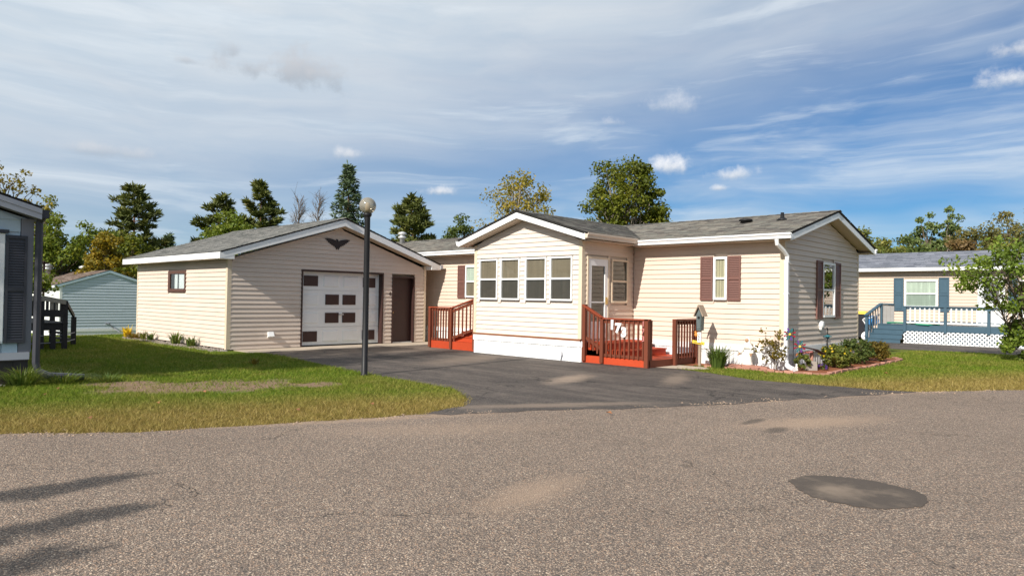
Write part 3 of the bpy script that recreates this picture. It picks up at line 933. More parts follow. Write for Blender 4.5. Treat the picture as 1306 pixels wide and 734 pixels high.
# gable end
gw = MB()
gw.prism([(HX1 - .14, HY0 + .145, .02), (HX1 - .14, HY1 - .02, .02), (HX1 - .14, HY1 - .02, 2.9), (HX1 - .14, 17.97, 3.60), (HX1 - .14, HY0 + .145, 2.95)], (.12, 0, 0))
gwo = gw.build('gable_wall', m_siding_garage, h)
W3 = (17.73, 18.57, 1.17, 2.535)
siding(gwo, hg, SK, 3.62, gable_span(HY0 + .09, HY1 - .07, 2.97, HSL), m_siding_garage, .124, [W3])
window(h, hg, *W3, m_white_clean, .055, m_dark, m_blind_dark, glass=m_glass_mirror)
shutter(h, hg, 17.34, 17.71, 1.13, 2.56, m_brown); shutter(h, hg, 18.59, 18.96, 1.13, 2.56, m_brown)
skirting(h, hg, HY0 + .02, HY1 + .02, .0, SK, m_skirt, .16, .17)
MB().box(HX0, HX0 + .12, HY0 + .15, HY1 - .02, .02, 2.9).build('end_wall', m_siding, h)
MB().box(HX0 + .13, HX1 - .15, HY1 - .14, HY1, .02, 2.9).build('back_wall', m_siding, h)
# main roof
RX1, RX0 = -6.10, -24.3
for (y0, sgn) in ((15.1, 1), (20.84, -1)):
    s_ = Vector((0, sgn, HSL)).normalized(); ls = 2.87 / math.cos(math.atan(HSL))
    ro = slab('roof', h, m_backdark, (RX0, y0, HEZ - .004), (1, 0, 0), s_, RX1 - RX0, ls, .05)
    clip = None
    if sgn > 0:
        clip = lambda p: p.z > 3.775 - .30 * abs(p.x + 12.31) - .05 or not (-14.7 < p.x < -9.9)
    shingles(ro, (RX0, y0, HEZ), (1, 0, 0), s_, RX1 - RX0 + .02, ls, m_shingle_b, .135, .26, zclip=clip)
    for x0, x1 in ((RX1 - .03, RX1), (RX0, RX0 + .03)):
        MB().prism([(x0, y0, HEZ - .03), (x0, 17.97, hz(17.97) - .03), (x0, 17.97, hz(17.97) - .19), (x0, y0, HEZ - .19)], (x1 - x0, 0, 0)).build('rake_board', m_white, ro)
    yw = HY0 if sgn > 0 else HY1
    MB().prism([(HX1, y0 + .02 * sgn, HEZ - .175), (HX1, 17.97, hz(17.97) - .185), (HX1, 17.97, hz(17.97) - .17), (HX1, y0 + .02 * sgn, HEZ - .16)], (RX1 - .035 - HX1, 0, 0)).build('soffit', m_soffit, ro)
    segs = ((RX0, -14.35), (-10.16, RX1 - .04)) if sgn > 0 else ((RX0, RX1 - .04),)
    for a, c_ in segs:
        MB().box(a, c_, min(y0 + .02 * sgn, yw), max(y0 + .02 * sgn, yw), HEZ - .17, HEZ - .15).build('soffit', m_soffit, ro)
        # gutter: K-profile with a rolled lip
        y_ = y0; o_ = -sgn
        prof = [(y_ + .012 * -o_, -.145), (y_ + .075 * o_, -.145), (y_ + .085 * o_, -.09), (y_ + .115 * o_, -.06), (y_ + .115 * o_, -.022), (y_ + .095 * o_, -.022), (y_ + .095 * o_, -.05), (y_ + .012 * -o_, -.05)]
        MB().prism([(a, yy, HEZ + zz) for yy, zz in prof], (c_ + .06 - a if c_ > -8 else c_ - a, 0, 0)).build('gutter', m_white_clean, ro)
rc = MB()
for k in range(82):
    x0 = RX0 + k * .222
    for sgn in (1, -1):
        rc.add([(x0, 17.97, hz(17.97) + .022), (x0 + .26, 17.97, hz(17.97) + .014), (x0 + .26, 17.97 - sgn * .14, hz(17.83) + .012), (x0, 17.97 - sgn * .14, hz(17.83) + .02)], [(0, 1, 2, 3)])
rc.build('ridge_cap', m_shingle_b, h, kind='stuff')
# roof vents
v1 = MB(); v1.lathe((-8.0, 16.9, 3.50), [(.13, 0), (.13, .07), (.17, .075), (.16, .12), (.05, .135)], 16); v1.build('roof_vent', m_black, h, True)
v2 = MB(); v2.lathe((-7.08, 16.95, 3.53), [(.15, 0.0), (.10, .05), (.05, .08), (.04, .20)], 14); v2.build('vent_pipe', m_black, h, True)
v3 = MB(); v3.lathe((-23.2, 17.6, 3.66), [(.10, 0), (.10, .25), (.17, .27), (.17, .33), (.10, .35), (.10, .40), (.19, .43), (.15, .50), (.03, .54)], 14); v3.build('flue_cap', m_alum, h, True)
# downspout at the corner
dsx, dsy = -6.33, 15.43
ds = MB()
ds.tube([(dsx - .07, 15.03, 2.90), (dsx - .07, 15.06, 2.80), (dsx - .02, 15.30, 2.66), (dsx, dsy, 2.56), (dsx, dsy, 2.45)], .046, 8)
ds.box(dsx - .038, dsx + .038, dsy - .035, dsy + .035, .22, 2.46)
ds.tube([(dsx, dsy, .24), (dsx + .01, dsy - .01, .15), (dsx + .10, dsy - .07, .09), (dsx + .24, dsy - .16, .06)], [.052, .055, .058, .06], 8)
dso = ds.build('downspout', m_white_clean, h)
for z in (.75, 1.7, 2.4):
    MB().box(dsx - .05, dsx + .05, dsy - .045, dsy + .05, z, z + .03).build('strap', m_white_clean, dso)
# outlet fixtures on the gable
fx = MB().lathe((0, 0, 0), [(.001, 0), (.09, .0), (.10, .03), (.085, .09), (.05, .10)], 14)
fx.v = [(HX1 + .012 + z, 17.62 + x, .99 + y) for x, y, z in fx.v]
fx.wbox(hg, 17.55, 17.69, .86, .96, .02, .08)
fx.build('outlet_cover', m_white, h, True)

# sunroom: walls, four tall windows, door on the right
SKS = .51
sw = MB()
SAP, SRZ, SSL = -12.29, 3.77, .30
def sz(x): return SRZ - SSL * abs(x - SAP)
sw.prism([(SX0 + .02, SY + .02, .02), (SX1 - .02, SY + .02, .02), (SX1 - .02, SY + .02, 2.95), (SAP, SY + .02, 3.55), (SX0 + .02, SY + .02, 2.95)], (0, .10, 0))
swo = sw.build('sunroom_wall', m_siding_pale, h)
SWIN = [(-13.97, -13.26), (-13.15, -12.45), (-12.25, -11.53), (-11.41, -10.69)]
SO = [(a, b_, 1.475, 2.57) for a, b_ in SWIN]
siding(swo, sf, SKS + .05, 3.56, lambda v: ((SX0 + .08, SX1 - .08) if v < 3.0 else (SX0 + .08 + (v - 3.0) / SSL, SX1 - .08 - (v - 3.0) / SSL)), m_siding_pale, .121, SO)
for k, (a, b_, c_, d_) in enumerate(SO):
    window(h, sf, a, b_, c_, d_, m_white_clean, .042, m_blind, m_blind_dark)
MB().wbox(sf, SX0 - .01, SX1 + .01, SKS, SKS + .05, .0, .046).build('brown_trim', m_trim_redbrown, h)
skirting(h, sf, SX0, SX1, .0, SKS - .002, m_skirt)
for x in (SX0, SX1):
    sg = 1 if x == SX1 else -1
    MB().box(min(x - .08 * sg, x + .022 * sg), max(x - .08 * sg, x + .022 * sg), SY - .022, SY + .09, SKS + .052, 2.96).build('corner_post', m_trim_cream, h)
MB().box(SX0 + .0, SX0 + .12, SY + .13, HY0 + .02, .02, 3.0).build('sunroom_wall', m_siding, h)
sr = MB().box(SX1 - .12, SX1 - .02, SY + .13, HY0 + .02, .02, 3.0).build('sunroom_wall', m_siding, h)
D0, D1, DZ0, DZ1 = 13.47, 14.36, .56, 2.57
W4 = (14.46, 15.18, 1.44, 2.55)
siding(sr, ss, SKS, 2.99, lambda v: (SY + .09, HY0 - .02), m_siding, .121, [(D0, D1, DZ0 - .1, DZ1), W4])
window(h, ss, *W4, m_trim_cream, .05, m_blind, m_blind_dark)
skirting(h, ss, SY, HY0, .0, SKS, m_skirt)
df_ = MB()
df_.wbox(ss, D0, D0 + .05, DZ0, DZ1, -.02, .05).wbox(ss, D1 - .05, D1, DZ0, DZ1, -.02, .05).wbox(ss, D0 + .05, D1 - .05, DZ1 - .05, DZ1, -.02, .049)
df_.build('door_frame', m_trim_cream, h)
sd_ = MB()
a, b_ = D0 + .05, D1 - .05
sd_.wbox(ss, a, a + .12, DZ0, DZ1 - .05, .0, .04).wbox(ss, b_ - .12, b_, DZ0, DZ1 - .05, .0, .04)
sd_.wbox(ss, a + .12, b_ - .12, DZ1 - .22, DZ1 - .05, .0, .039).wbox(ss, a + .12, b_ - .12, DZ0, DZ0 + .42, .0, .039).wbox(ss, a + .12, b_ - .12, 1.44, 1.47, .002, .036)
sdo = sd_.build('storm_door', m_white_clean, h)
quad_pane(ss, a + .12, b_ - .12, DZ0 + .42, 1.44, .015, sdo, m_glass)
quad_pane(ss, a + .12, b_ - .12, 1.47, DZ1 - .22, .015, sdo, m_glass)
MB().wbox(ss, a + .12, b_ - .12, DZ0 + .42, DZ1 - .22, -.018, -.012).build('inner_door', m_blind, sdo)
MB().wbox(ss, b_ - .09, b_ - .05, 1.40, 1.58, .04, .075).build('handle', m_brass, sdo)
# sunroom roof
SYF = 12.93
for sgn in (-1, 1):
    xe = SAP + sgn * 2.22
    s_ = Vector((-sgn, 0, SSL)).normalized(); ls = 2.22 / math.cos(math.atan(SSL))
    ro = slab('sunroom_roof', h, m_backdark, (xe, SYF, sz(xe) - .004), (0, 1, 0), s_, 4.9, ls, .05)
    clip2 = lambda p: p.z > HEZ + HSL * (p.y - 15.1) - .03
    shingles(ro, (xe, SYF - .01, sz(xe)), (0, 1, 0), s_, 4.9, ls, m_shingle_b, .135, .26, zclip=clip2)
    MB().prism([(xe, SYF, sz(xe) - .03), (SAP, SYF, SRZ - .03), (SAP, SYF, SRZ - .20), (xe, SYF, sz(xe) - .185)], (0, .03, 0)).build('rake_board', m_white, ro)
    MB().prism([(xe + .02 * -sgn, SYF + .032, sz(xe) - .185), (SAP, SYF + .032, SRZ - .215), (SAP, SYF + .032, SRZ - .20), (xe + .02 * -sgn, SYF + .032, sz(xe) - .165)], (0, SY - SYF - .032, 0)).build('soffit', m_soffit, ro)
    xw = SX1 if sgn > 0 else SX0
    MB().box(min(xw, xe - .02 * sgn), max(xw, xe - .02 * sgn), SY + .01, HY0 - .4, sz(xe) - .185, sz(xe) - .165).build('soffit', m_soffit, ro)
    prof = [(xe - .012 * sgn, -.15), (xe + .07 * sgn, -.15), (xe + .08 * sgn, -.09), (xe + .105 * sgn, -.06), (xe + .105 * sgn, -.022), (xe + .09 * sgn, -.022), (xe + .09 * sgn, -.05), (xe - .012 * sgn, -.05)]
    MB().prism([(xx, SYF + .01, sz(xe) + zz) for xx, zz in prof], (0, 15.0 - SYF, 0)).build('gutter', m_gutter_tan if sgn > 0 else m_white_clean, ro)
rc = MB()
for k in range(22):
    y0 = SYF - .01 + k * .222
    for sgn in (1, -1):
        rc.add([(SAP, y0, SRZ + .018), (SAP, y0 + .26, SRZ + .012), (SAP + sgn * .14, y0 + .26, SRZ - .042 + .010), (SAP + sgn * .14, y0, SRZ - .042 + .016)], [(0, 1, 2, 3)])
rc.build('ridge_cap', m_shingle_b, h, kind='stuff')
MB().tube([(-11.0, 13.285, .22), (-10.98, 13.26, .14), (-11.02, 13.27, .02)], .018, 6).build('drain_stub', m_greytrim, h)

# ---------------------------------------------------------------- front porch with steps and railings
p = thing('porch', (-9.5, 14.3, 0), 'red stained front porch with the house number 173 on its railing', 'porch')
PF = 13.36
MB().box(-10.42, -8.55, PF, PF + .035, .01, .17).build('rim_board', m_red, p)
MB().box(-8.585, -8.55, PF + .036, 15.46, .01, .17).build('rim_board', m_redbrown, p)
for k in range(13):      # platform boards
    x0 = -10.40 + k * .141
    MB().box(x0, x0 + .136, PF + .04, 15.46, .145, .175).build('deck_board', m_red, p)
for (x1, z1, z0) in ((-9.30, .34, .18), (-9.72, .50, .34)):
    MB().box(x1 - .03, x1, PF + .12, 15.30, z0 - .004, z1 - .035).build('riser', m_red, p)
    for k in range(3 if x1 > -9.5 else 5):
        MB().box(x1 + .02 - (k + 1) * .142, x1 + .02 - k * .142 - .006, PF + .10, 15.32, z1 - .03, z1).build('tread', m_red, p)
    MB().box(-10.40, x1 - .035, PF + .10, PF + .13, .18, z1 - .035).build('stringer', m_red, p)
def post(par, x, y, z0, z1, s=.09, m=None):
    return MB().box(x - s / 2, x + s / 2, y - s / 2, y + s / 2, z0, z1).build('post', m or m_redbrown, par)
post(p, -10.36, PF - .01, .05, 1.40); post(p, -9.83, PF - .01, .03, 1.06); post(p, -8.60, PF - .01, .01, 1.09, .10)
post(p, -8.60, PF + .10, .01, 1.07, .085)
MB().bar((-10.40, PF - .01, 1.385), (-9.80, PF - .01, 1.075), .10, .035).build('handrail', m_redmid, p)
MB().bar((-10.32, PF, 1.31), (-9.87, PF, 1.06), .035, .07).build('rail', m_redbrown, p)
MB().box(-9.86, -8.53, PF - .06, PF + .05, 1.06, 1.095).build('handrail', m_redmid, p)
MB().box(-9.79, -8.64, PF - .005, PF + .03, .97, 1.055).build('rail', m_redbrown, p)
MB().box(-9.79, -8.64, PF - .005, PF + .03, .19, .25).build('rail', m_redbrown, p)
MB().bar((-10.32, PF, .60), (-9.87, PF, .36), .035, .07).build('rail', m_redbrown, p)
bal = MB().box(-9.70 - .02, -9.70 + .02, PF - .035, PF - .006, .18, 1.04).build('baluster', m_redbrown, p)
copies(bal, [(k * .125, 0, 0) for k in range(1, 9)])
for k, x in enumerate((-10.20, -10.08, -9.96)):
    zt = 1.33 - (x + 10.36) * .55
    MB().box(x - .02, x + .02, PF - .035, PF - .006, zt - .87, zt).build('baluster', m_redbrown, p)
# second short railing beside the walk
RX = -8.53
post(p, RX, 14.42, .01, 1.07, .09); post(p, RX, 15.42, .01, 1.06, .09)
MB().box(RX - .05, RX + .05, 14.38, 15.46, 1.055, 1.09).build('handrail', m_redbrown, p)
MB().box(RX - .03, RX + .0, 14.47, 15.37, .96, 1.05).build('rail', m_redbrown, p)
MB().box(RX - .03, RX + .0, 14.47, 15.37, .20, .28).build('rail', m_redbrown, p)
bal = MB().box(RX + .002, RX + .03, 14.55, 14.59, .16, 1.04).build('baluster', m_redbrown, p)
copies(bal, [(0, k * .128, 0) for k in range(1, 7)])
def text_mesh(name, txt, size, mat, parent, mtx, depth=.012, bold=.0):
    cu = bpy.data.curves.new(name, 'FONT')
    cu.body = txt; cu.size = size; cu.extrude = depth; cu.align_x = 'CENTER'; cu.offset = bold
    tmp = bpy.data.objects.new(name, cu)
    me = bpy.data.meshes.new_from_object(tmp)
    bpy.data.objects.remove(tmp)
    off = root_loc(parent) if parent is not None else Vector((0, 0, 0))
    me.transform(Matrix.Translation(-off) @ mtx)
    me.materials.clear(); me.materials.append(mat)
    o = bpy.data.objects.new(name, me); COL.objects.link(o)
    if parent is not None: o.parent = parent
    return o
RFY = Matrix.Rotation(math.radians(90), 4, 'X')     # text upright, read from -Y
for (ch, x, z) in (('1', -9.50, .845), ('7', -9.335, .775), ('3', -9.175, .685)):
    text_mesh('number_digit', ch, .29, m_white_clean, p, Matrix.Translation((x, PF - .085, z)) @ RFY, .012, .016)
for (ch, z) in (('1', .93), ('7', .77), ('3', .60)):
    text_mesh('post_digit', ch, .17, m_pinkp, p, Matrix.Translation((-8.68, PF - .048, z)) @ RFY, .006, .001)

# left porch on the other side of the sunroom
q = thing('porch', (-15.3, 14.3, 0), 'red stained side porch between the garage and the sunroom', 'porch')
QF = 13.5
MB().box(-16.36, -14.22, QF, QF + .035, .01, .23).build('rim_board', m_red, q)
MB().box(-16.36, -16.325, QF + .036, 15.46, .01, .23).build('rim_board', m_red, q)
for k in range(15):
    x0 = -16.32 + k * .141
    MB().box(x0, x0 + .136, QF + .04, 15.46, .205, .235).build('deck_board', m_red, q)
post(q, -16.32, QF - .01, .03, 1.20); post(q, -15.36, QF - .01, .03, 1.20); post(q, -14.36, QF - .02, .05, 1.47)
MB().box(-16.37, -15.33, QF - .06, QF + .05, 1.20, 1.235).build('handrail', m_redmid, q)
MB().bar((-15.38, QF - .01, 1.20), (-14.31, QF - .01, 1.49), .10, .035).build('handrail', m_redmid, q)
MB().box(-16.27, -15.41, QF - .005, QF + .03, 1.11, 1.195).build('rail', m_redbrown, q)
MB().box(-16.27, -15.41, QF - .005, QF + .03, .25, .31).build('rail', m_redbrown, q)
MB().bar((-15.31, QF, 1.12), (-14.41, QF, 1.39), .035, .08).build('rail', m_redbrown, q)
MB().bar((-15.31, QF, .34), (-14.41, QF, .62), .035, .07).build('rail', m_redbrown, q)
bal = MB().box(-16.20, -16.16, QF - .035, QF - .006, .25, 1.18).build('baluster', m_redbrown, q)
copies(bal, [(k * .118, 0, 0) for k in range(1, 7)])
for k in range(5):
    x = -15.20 + k * .165
    zt = 1.16 + (x + 15.36) * .27
    MB().box(x - .02, x + .02, QF - .035, QF - .006, zt - .85, zt).build('baluster', m_redbrown, q)
for (x0, z1, z0) in ((-15.35, .40, .24), (-14.95, .55, .40)):
    MB().box(x0, -14.22, QF + .10, 15.2, z0, z1 - .035).build('step_box', m_red, q)
    MB().box(x0 - .02, -14.22, QF + .08, 15.22, z1 - .034, z1).build('tread', m_red, q)
ch = MB().box(-14.9, -14.35, 14.5, 14.56, .55, 1.12)
ch.box(-14.9, -14.35, 14.1, 14.49, .87, .93)
for x in (-14.87, -14.38):
    for y in (14.14, 14.46): ch.box(x - .02, x + .02, y - .02, y + .02, .55, .87)
tag(ch.build('patio_chair', m_red), 'plain bright red chair on the side porch by the sunroom wall', 'chair')


# ---------------------------------------------------------------- street lamp
L = thing('street_lamp', (-11.16, 7.64, 0), 'black pole street lamp with a smoky glass globe on the lawn edge', 'street lamp')
MB().lathe((-11.16, 7.64, 0), [(.08, 0), (.08, .03), (.06, .05), (.057, 1.5), (.054, 3.0), (.056, 3.01), (.075, 3.03), (.085, 3.07), (.06, 3.09)], 16).build('pole', m_black, L, True)
mt, t = new_mat('smoky_globe')
tr = t.node('ShaderNodeBsdfTransparent'); tr.inputs[0].default_value = (.70, .66, .57, 1)
gl = t.node('ShaderNodeBsdfGlossy'); gl.inputs['Roughness'].default_value = .08; gl.inputs['Color'].default_value = (.9, .9, .9, 1)
df2 = t.node('ShaderNodeBsdfDiffuse'); df2.inputs[0].default_value = (.50, .45, .36, 1)
fr3 = t.node('ShaderNodeFresnel'); fr3.inputs[0].default_value = 1.45
m1 = t.node('ShaderNodeMixShader'); m1.inputs[0].default_value = .38
m2 = t.node('ShaderNodeMixShader')
t.l.new(tr.outputs[0], m1.inputs[1]); t.l.new(df2.outputs[0], m1.inputs[2])
t.put(m2.inputs[0], t.math('ADD', t.math('MULTIPLY', fr3.outputs[0], .8), .03, clamp=True)); t.l.new(m1.outputs[0], m2.inputs[1]); t.l.new(gl.outputs[0], m2.inputs[2])
finish(t, m2.outputs[0])
GZ = 3.225
MB().lathe((-11.16, 7.64, GZ), [(max(.004, math.sin(math.pi * i / 20) * .158), -math.cos(math.pi * i / 20) * .158) for i in range(21)], 32).build('globe', mt, L, True)
MB().lathe((-11.16, 7.64, GZ), [(.05, -.13), (.05, .02), (.04, .03), (.03, .06)], 14).build('lamp_holder', m_trim_cream, L, True)

# ---------------------------------------------------------------- left house, corner only in view
lh = thing('mobile_home', (-13.55, 0.33, 0), 'light blue house corner with charcoal shutter and dark skirting at the left edge', 'house')
LX, LY0, LY1 = -13.55, -2.12, 2.78
lw = side(LX)
LSL, LEZ = .30, 2.86
def lz(y): return LEZ + LSL * min(y - (LY0 - .08), (LY1 + .08) - y)
gw = MB().prism([(LX - .14, LY0, .02), (LX - .14, LY1 - .01, .02), (LX - .14, LY1 - .01, 2.66), (LX - .14, .33, 3.38), (LX - .14, LY0, 2.66)], (.12, 0, 0)).build('gable_wall', m_bluesid2, lh)
WL = (1.2, 2.412, .665, 2.41)
siding(gw, lw, .512, 3.42, gable_span(LY0 + .1, LY1 - .16, 2.70, LSL), m_bluesid2, .19, [WL])
window(lh, lw, *WL, m_white_clean, .075, m_blind, m_blind_dark)
MB().wbox(lw, 1.15, 2.46, 2.42, 2.47, .0, .09).build('window_hood', m_charcoal, lh)
shutter(lh, lw, 2.43, 2.715, .665, 2.39, m_charcoal)
MB().wbox(lw, LY0, LY1 + .0, .395, .51, .0, .045).build('skirting_band', m_lightgreytrim, lh)
sk = skirting(lh, lw, LY0, LY1 - .01, .0, .395, m_darkskirt, .2, .02)
MB().box(LX - .10, LX + .026, LY1 - .15, LY1 + .022, .512, 2.67).build('corner_post', m_greytrim, lh)
MB().box(LX - 12, LX - .15, LY1 - .14, LY1, .02, 2.68).build('side_wall', m_bluesid2, lh)
MB().box(LX - 12, LX - .15, LY0, LY0 + .14, .02, 2.68).build('side_wall', m_bluesid2, lh)
MB().box(LX - 12.15, LX - 12.01, LY0, LY1, .02, 2.68).build('end_wall', m_bluesid2, lh)
LRX = -13.30
for (y0, sgn) in ((LY1 + .08, -1), (LY0 - .08, 1)):
    s_ = Vector((0, sgn, LSL)).normalized(); ls = (LY1 - LY0 + .16) / 2 / math.cos(math.atan(LSL))
    ro = slab('roof', lh, m_backdark, (LX - 12.4, y0, LEZ - .004), (1, 0, 0), s_, LRX - LX + 12.4, ls, .05)
    shingles(ro, (LX - 12.4, y0, LEZ), (1, 0, 0), s_, LRX - LX + 12.42, ls, m_shingle, .15, .3)
    yc = .33
    MB().prism([(LRX - .03, y0, LEZ - .03), (LRX - .03, yc, lz(yc) - .03), (LRX - .03, yc, lz(yc) - .11), (LRX - .03, y0, LEZ - .11)], (.045, 0, 0)).build('rake_board', m_lightgreytrim, ro)
    MB().prism([(LRX - .03, y0, LEZ - .112), (LRX - .03, yc, lz(yc) - .112), (LRX - .03, yc, lz(yc) - .21), (LRX - .03, y0, LEZ - .20)], (.03, 0, 0)).build('rake_board', m_lightgreytrim, ro)
    MB().prism([(LX, y0 + .02 * sgn, LEZ - .19), (LX, yc, lz(yc) - .2), (LX, yc, lz(yc) - .185), (LX, y0 + .02 * sgn, LEZ - .175)], (LRX - .035 - LX, 0, 0)).build('soffit', m_greytrim, ro)
    MB().box(LX - 12.3, LRX - .04, min(y0 - .11 * sgn, y0), max(y0 - .11 * sgn, y0), LEZ - .17, LEZ - .04).build('gutter', m_charcoal, ro)
dp = MB().tube([(LX + .16, LY1 + .14, 2.75), (LX + .05, LY1 + .09, 2.62), (LX + .05, LY1 + .09, .33), (LX + .06, LY1 + .12, .20), (LX + .12, LY1 + .26, .12), (LX + .22, LY1 + .75, .07)], .055, 8)
dp.build('downspout', m_charcoal, lh)
# white gravel under the house edge
gp = np.random.RandomState(5)
def pebbles(name, n, x0, x1, y0, y1, mat, label, cat, s0=.02, s1=.05, z=0, fn=None):
    P = []
    for _ in range(n):
        cx_, cy_ = gp.uniform(x0, x1), gp.uniform(y0, y1)
        if fn and not fn(cx_, cy_): continue
        s = gp.uniform(s0, s1); hh = s * gp.uniform(.5, .9)
        a = gp.uniform(0, 6.28); ca, sa = math.cos(a) * s, math.sin(a) * s
        base = [(cx_ + ca, cy_ + sa, z), (cx_ - sa, cy_ + ca, z), (cx_ - ca, cy_ - sa, z), (cx_ + sa, cy_ - ca, z)]
        topv = (cx_ + ca * .2, cy_ + sa * .2, z + hh); top2 = (cx_ - ca * .3, cy_ - sa * .3, z + hh * .9)
        P += [[base[0], base[1], topv, topv], [base[1], base[2], top2, topv], [base[2], base[3], top2, top2], [base[3], base[0], topv, top2]]
    o = np_mesh(name, np.array(P), 4, mat, kind='stuff')
    return tag(o, label, cat)
pebbles('gravel', 260, LX + .03, LX + .2, 1.2, 2.45, m_statue, 'pale gravel strip under the light blue house wall', 'gravel', .015, .03)
pebbles('gravel', 1500, -25.2, -18.2, 7.72, 8.16, m_stone, 'grey stone bed along the sunlit garage wall', 'gravel', .03, .07)

# black deck behind the left house
dk = thing('deck', (-22.0, 4.6, 0), 'black wooden deck with railing behind the light blue house', 'deck')
for (x, y, a, b_) in ((-21.0, 5.08, 0, 1.26), (-21.0, 4.56, 0, 1.36), (-21.0, 4.82, 0, .52), (-22.4, 5.12, 0, 1.22), (-24.0, 5.1, 0, 1.2), (-22.4, 4.3, 0, .52), (-22.5, 5.66, -.01, .80), (-23.6, 5.66, -.01, .80)):
    post(dk, x, y, a, b_, .11, m_blackwood)
MB().box(-21.0, -20.96, 3.3, 5.14, .50, .668).build('rim_board', m_blackwood, dk)
MB().box(-25.0, -21.005, 5.10, 5.14, .50, .668).build('rim_board', m_blackwood, dk)
for k in range(12):
    MB().box(-25.0, -20.94, 3.4 + k * .146, 3.4 + k * .146 + .139, .669, .70).build('deck_board', m_blackwood, dk)
MB().prism([(-20.93, 3.4, 1.40), (-20.93, 4.62, 1.38), (-20.93, 5.08, 1.28), (-20.93, 5.08, 1.17), (-20.93, 4.62, 1.25), (-20.93, 3.4, 1.27)], (.03, 0, 0)).build('rail_board', m_greyboard, dk)
for k in range(13):
    MB().box(-20.985, -20.95, 3.7 + k * .105, 3.76 + k * .105, .95, 1.26).build('slat', m_greyboard if k % 3 else m_blackwood, dk)
MB().prism([(-20.93, 3.4, 1.08), (-20.93, 5.03, 1.02), (-20.93, 5.03, .84), (-20.93, 3.4, .90)], (.03, 0, 0)).build('rail_board', m_blackwood, dk)
MB().bar((-21.0, 5.10, 1.22), (-22.5, 5.66, .82), .05, .10).build('handrail', m_blackwood, dk)
for k, z in enumerate((.18, .36, .52)):
    MB().box(-23.6, -22.5, 5.44 - k * .14, 5.62 - k * .14, z - .035, z).build('tread', m_blackwood, dk)
pr = MB()
for z in (.17, .36):
    pr.tube([(-20.9, 4.2, z), (-21.0, 5.1, z + .02), (-22.5, 5.7, z)], .013, 6)
pr.build('guide_rail', m_greytrim, dk)
pt = thing('potted_plant', (-22.5, 4.85, .70), 'potted flowering plant on a black stand on the dark deck', 'plant')
MB().lathe((-22.5, 4.85, .70), [(.03, 0), (.03, .78), (.12, .80), (.17, .95), (.18, .96)], 12).build('pot', m_blackwood, pt)

# bird feeder pole behind the deck
bp = thing('bird_feeder_pole', (-27.0, 5.9, 0), 'thin brown T shaped feeder pole rising behind the black deck', 'feeder pole')
MB().box(-27.03, -26.97, 5.87, 5.93, 0, 2.50).build('post', m_darkbrown, bp)
MB().box(-27.03, -26.97, 5.48, 6.02, 2.40, 2.45).build('crossbar', m_darkbrown, bp)

# pale blue house at the back left, on lower ground
bh = thing('mobile_home', (-43, 12.5, -.95), 'pale blue gabled mobile home with brown roof behind the lawn', 'house')
BX, BY0, BY1, BZ = -43.0, 10.15, 14.85, -.95
bw = side(BX)
g0 = MB().prism([(BX - .14, BY0 + .01, BZ), (BX - .14, BY1, BZ), (BX - .14, BY1, 1.82), (BX - .14, 12.5, 2.62), (BX - .14, BY0 + .01, 1.82)], (.13, 0, 0)).build('gable_wall', m_bluesid, bh)
siding(g0, bw, -.48, 2.66, gable_span(BY0 + .1, BY1 - .1, 1.84, .34), m_bluesid, .155)
skirting(bh, bw, BY0, BY1, BZ, -.48, m_white, .16, .16)
MB().box(BX - 14, BX - .15, BY0 - .02, BY0 + .12, BZ, 1.82).build('side_wall', m_white, bh)
MB().box(BX - 14, BX - .15, BY1 - .12, BY1, BZ, 1.82).build('side_wall', m_white, bh)
MB().box(BX - .1, BX + .024, BY0 - .024, BY0 + .10, -.48, 1.83).build('corner_post', m_white, bh)
for (y0, sgn) in ((BY0 - .25, 1), (BY1 + .25, -1)):
    s_ = Vector((0, sgn, .34)).normalized(); ls = 2.6 / math.cos(math.atan(.34))
    ro = slab('roof', bh, m_backdark, (BX - 14, y0, 1.856), (1, 0, 0), s_, 14.08, ls, .05)
    shingles(ro, (BX - 14, y0, 1.86), (1, 0, 0), s_, 14.10, ls, m_shingle_br, .16, .3)
    MB().prism([(BX + .06, y0, 1.84), (BX + .06, 12.5, 1.84 + .884), (BX + .06, 12.5, 1.70 + .884), (BX + .06, y0, 1.70)], (.03, 0, 0)).build('rake_board', m_bluesid2, ro)
    MB().box(BX - 14, BX + .05, min(y0 - .03 * sgn, y0), max(y0 - .03 * sgn, y0), 1.70, 1.83).build('fascia', m_white, ro)
v3 = MB().lathe((BX - 4.2, 12.35, 2.5), [(.16, 0), (.16, .38), (.28, .41), (.28, .5), (.1, .58)], 12); v3.build('roof_vent', m_alum, bh, True)
v3 = MB().lathe((BX - 6.5, 11.0, 2.1), [(.16, 0), (.16, .70), (.28, .73), (.22, .80), (.22, .9), (.3, .95), (.1, 1.1)], 12); v3.build('flue_cap', m_alum, bh, True)
MB().box(BX - 7.4, BX - 7.0, 11.9, 12.2, 2.45, 2.72).build('skylight', m_black, bh)
MB().tube([(BX + .03, 12.35, -.22), (BX + .10, 12.5, -.22), (BX + .10, 12.75, -.48), (BX + .5, 12.95, -.70)], .03, 6).build('drain_pipe', m_greytrim, bh)

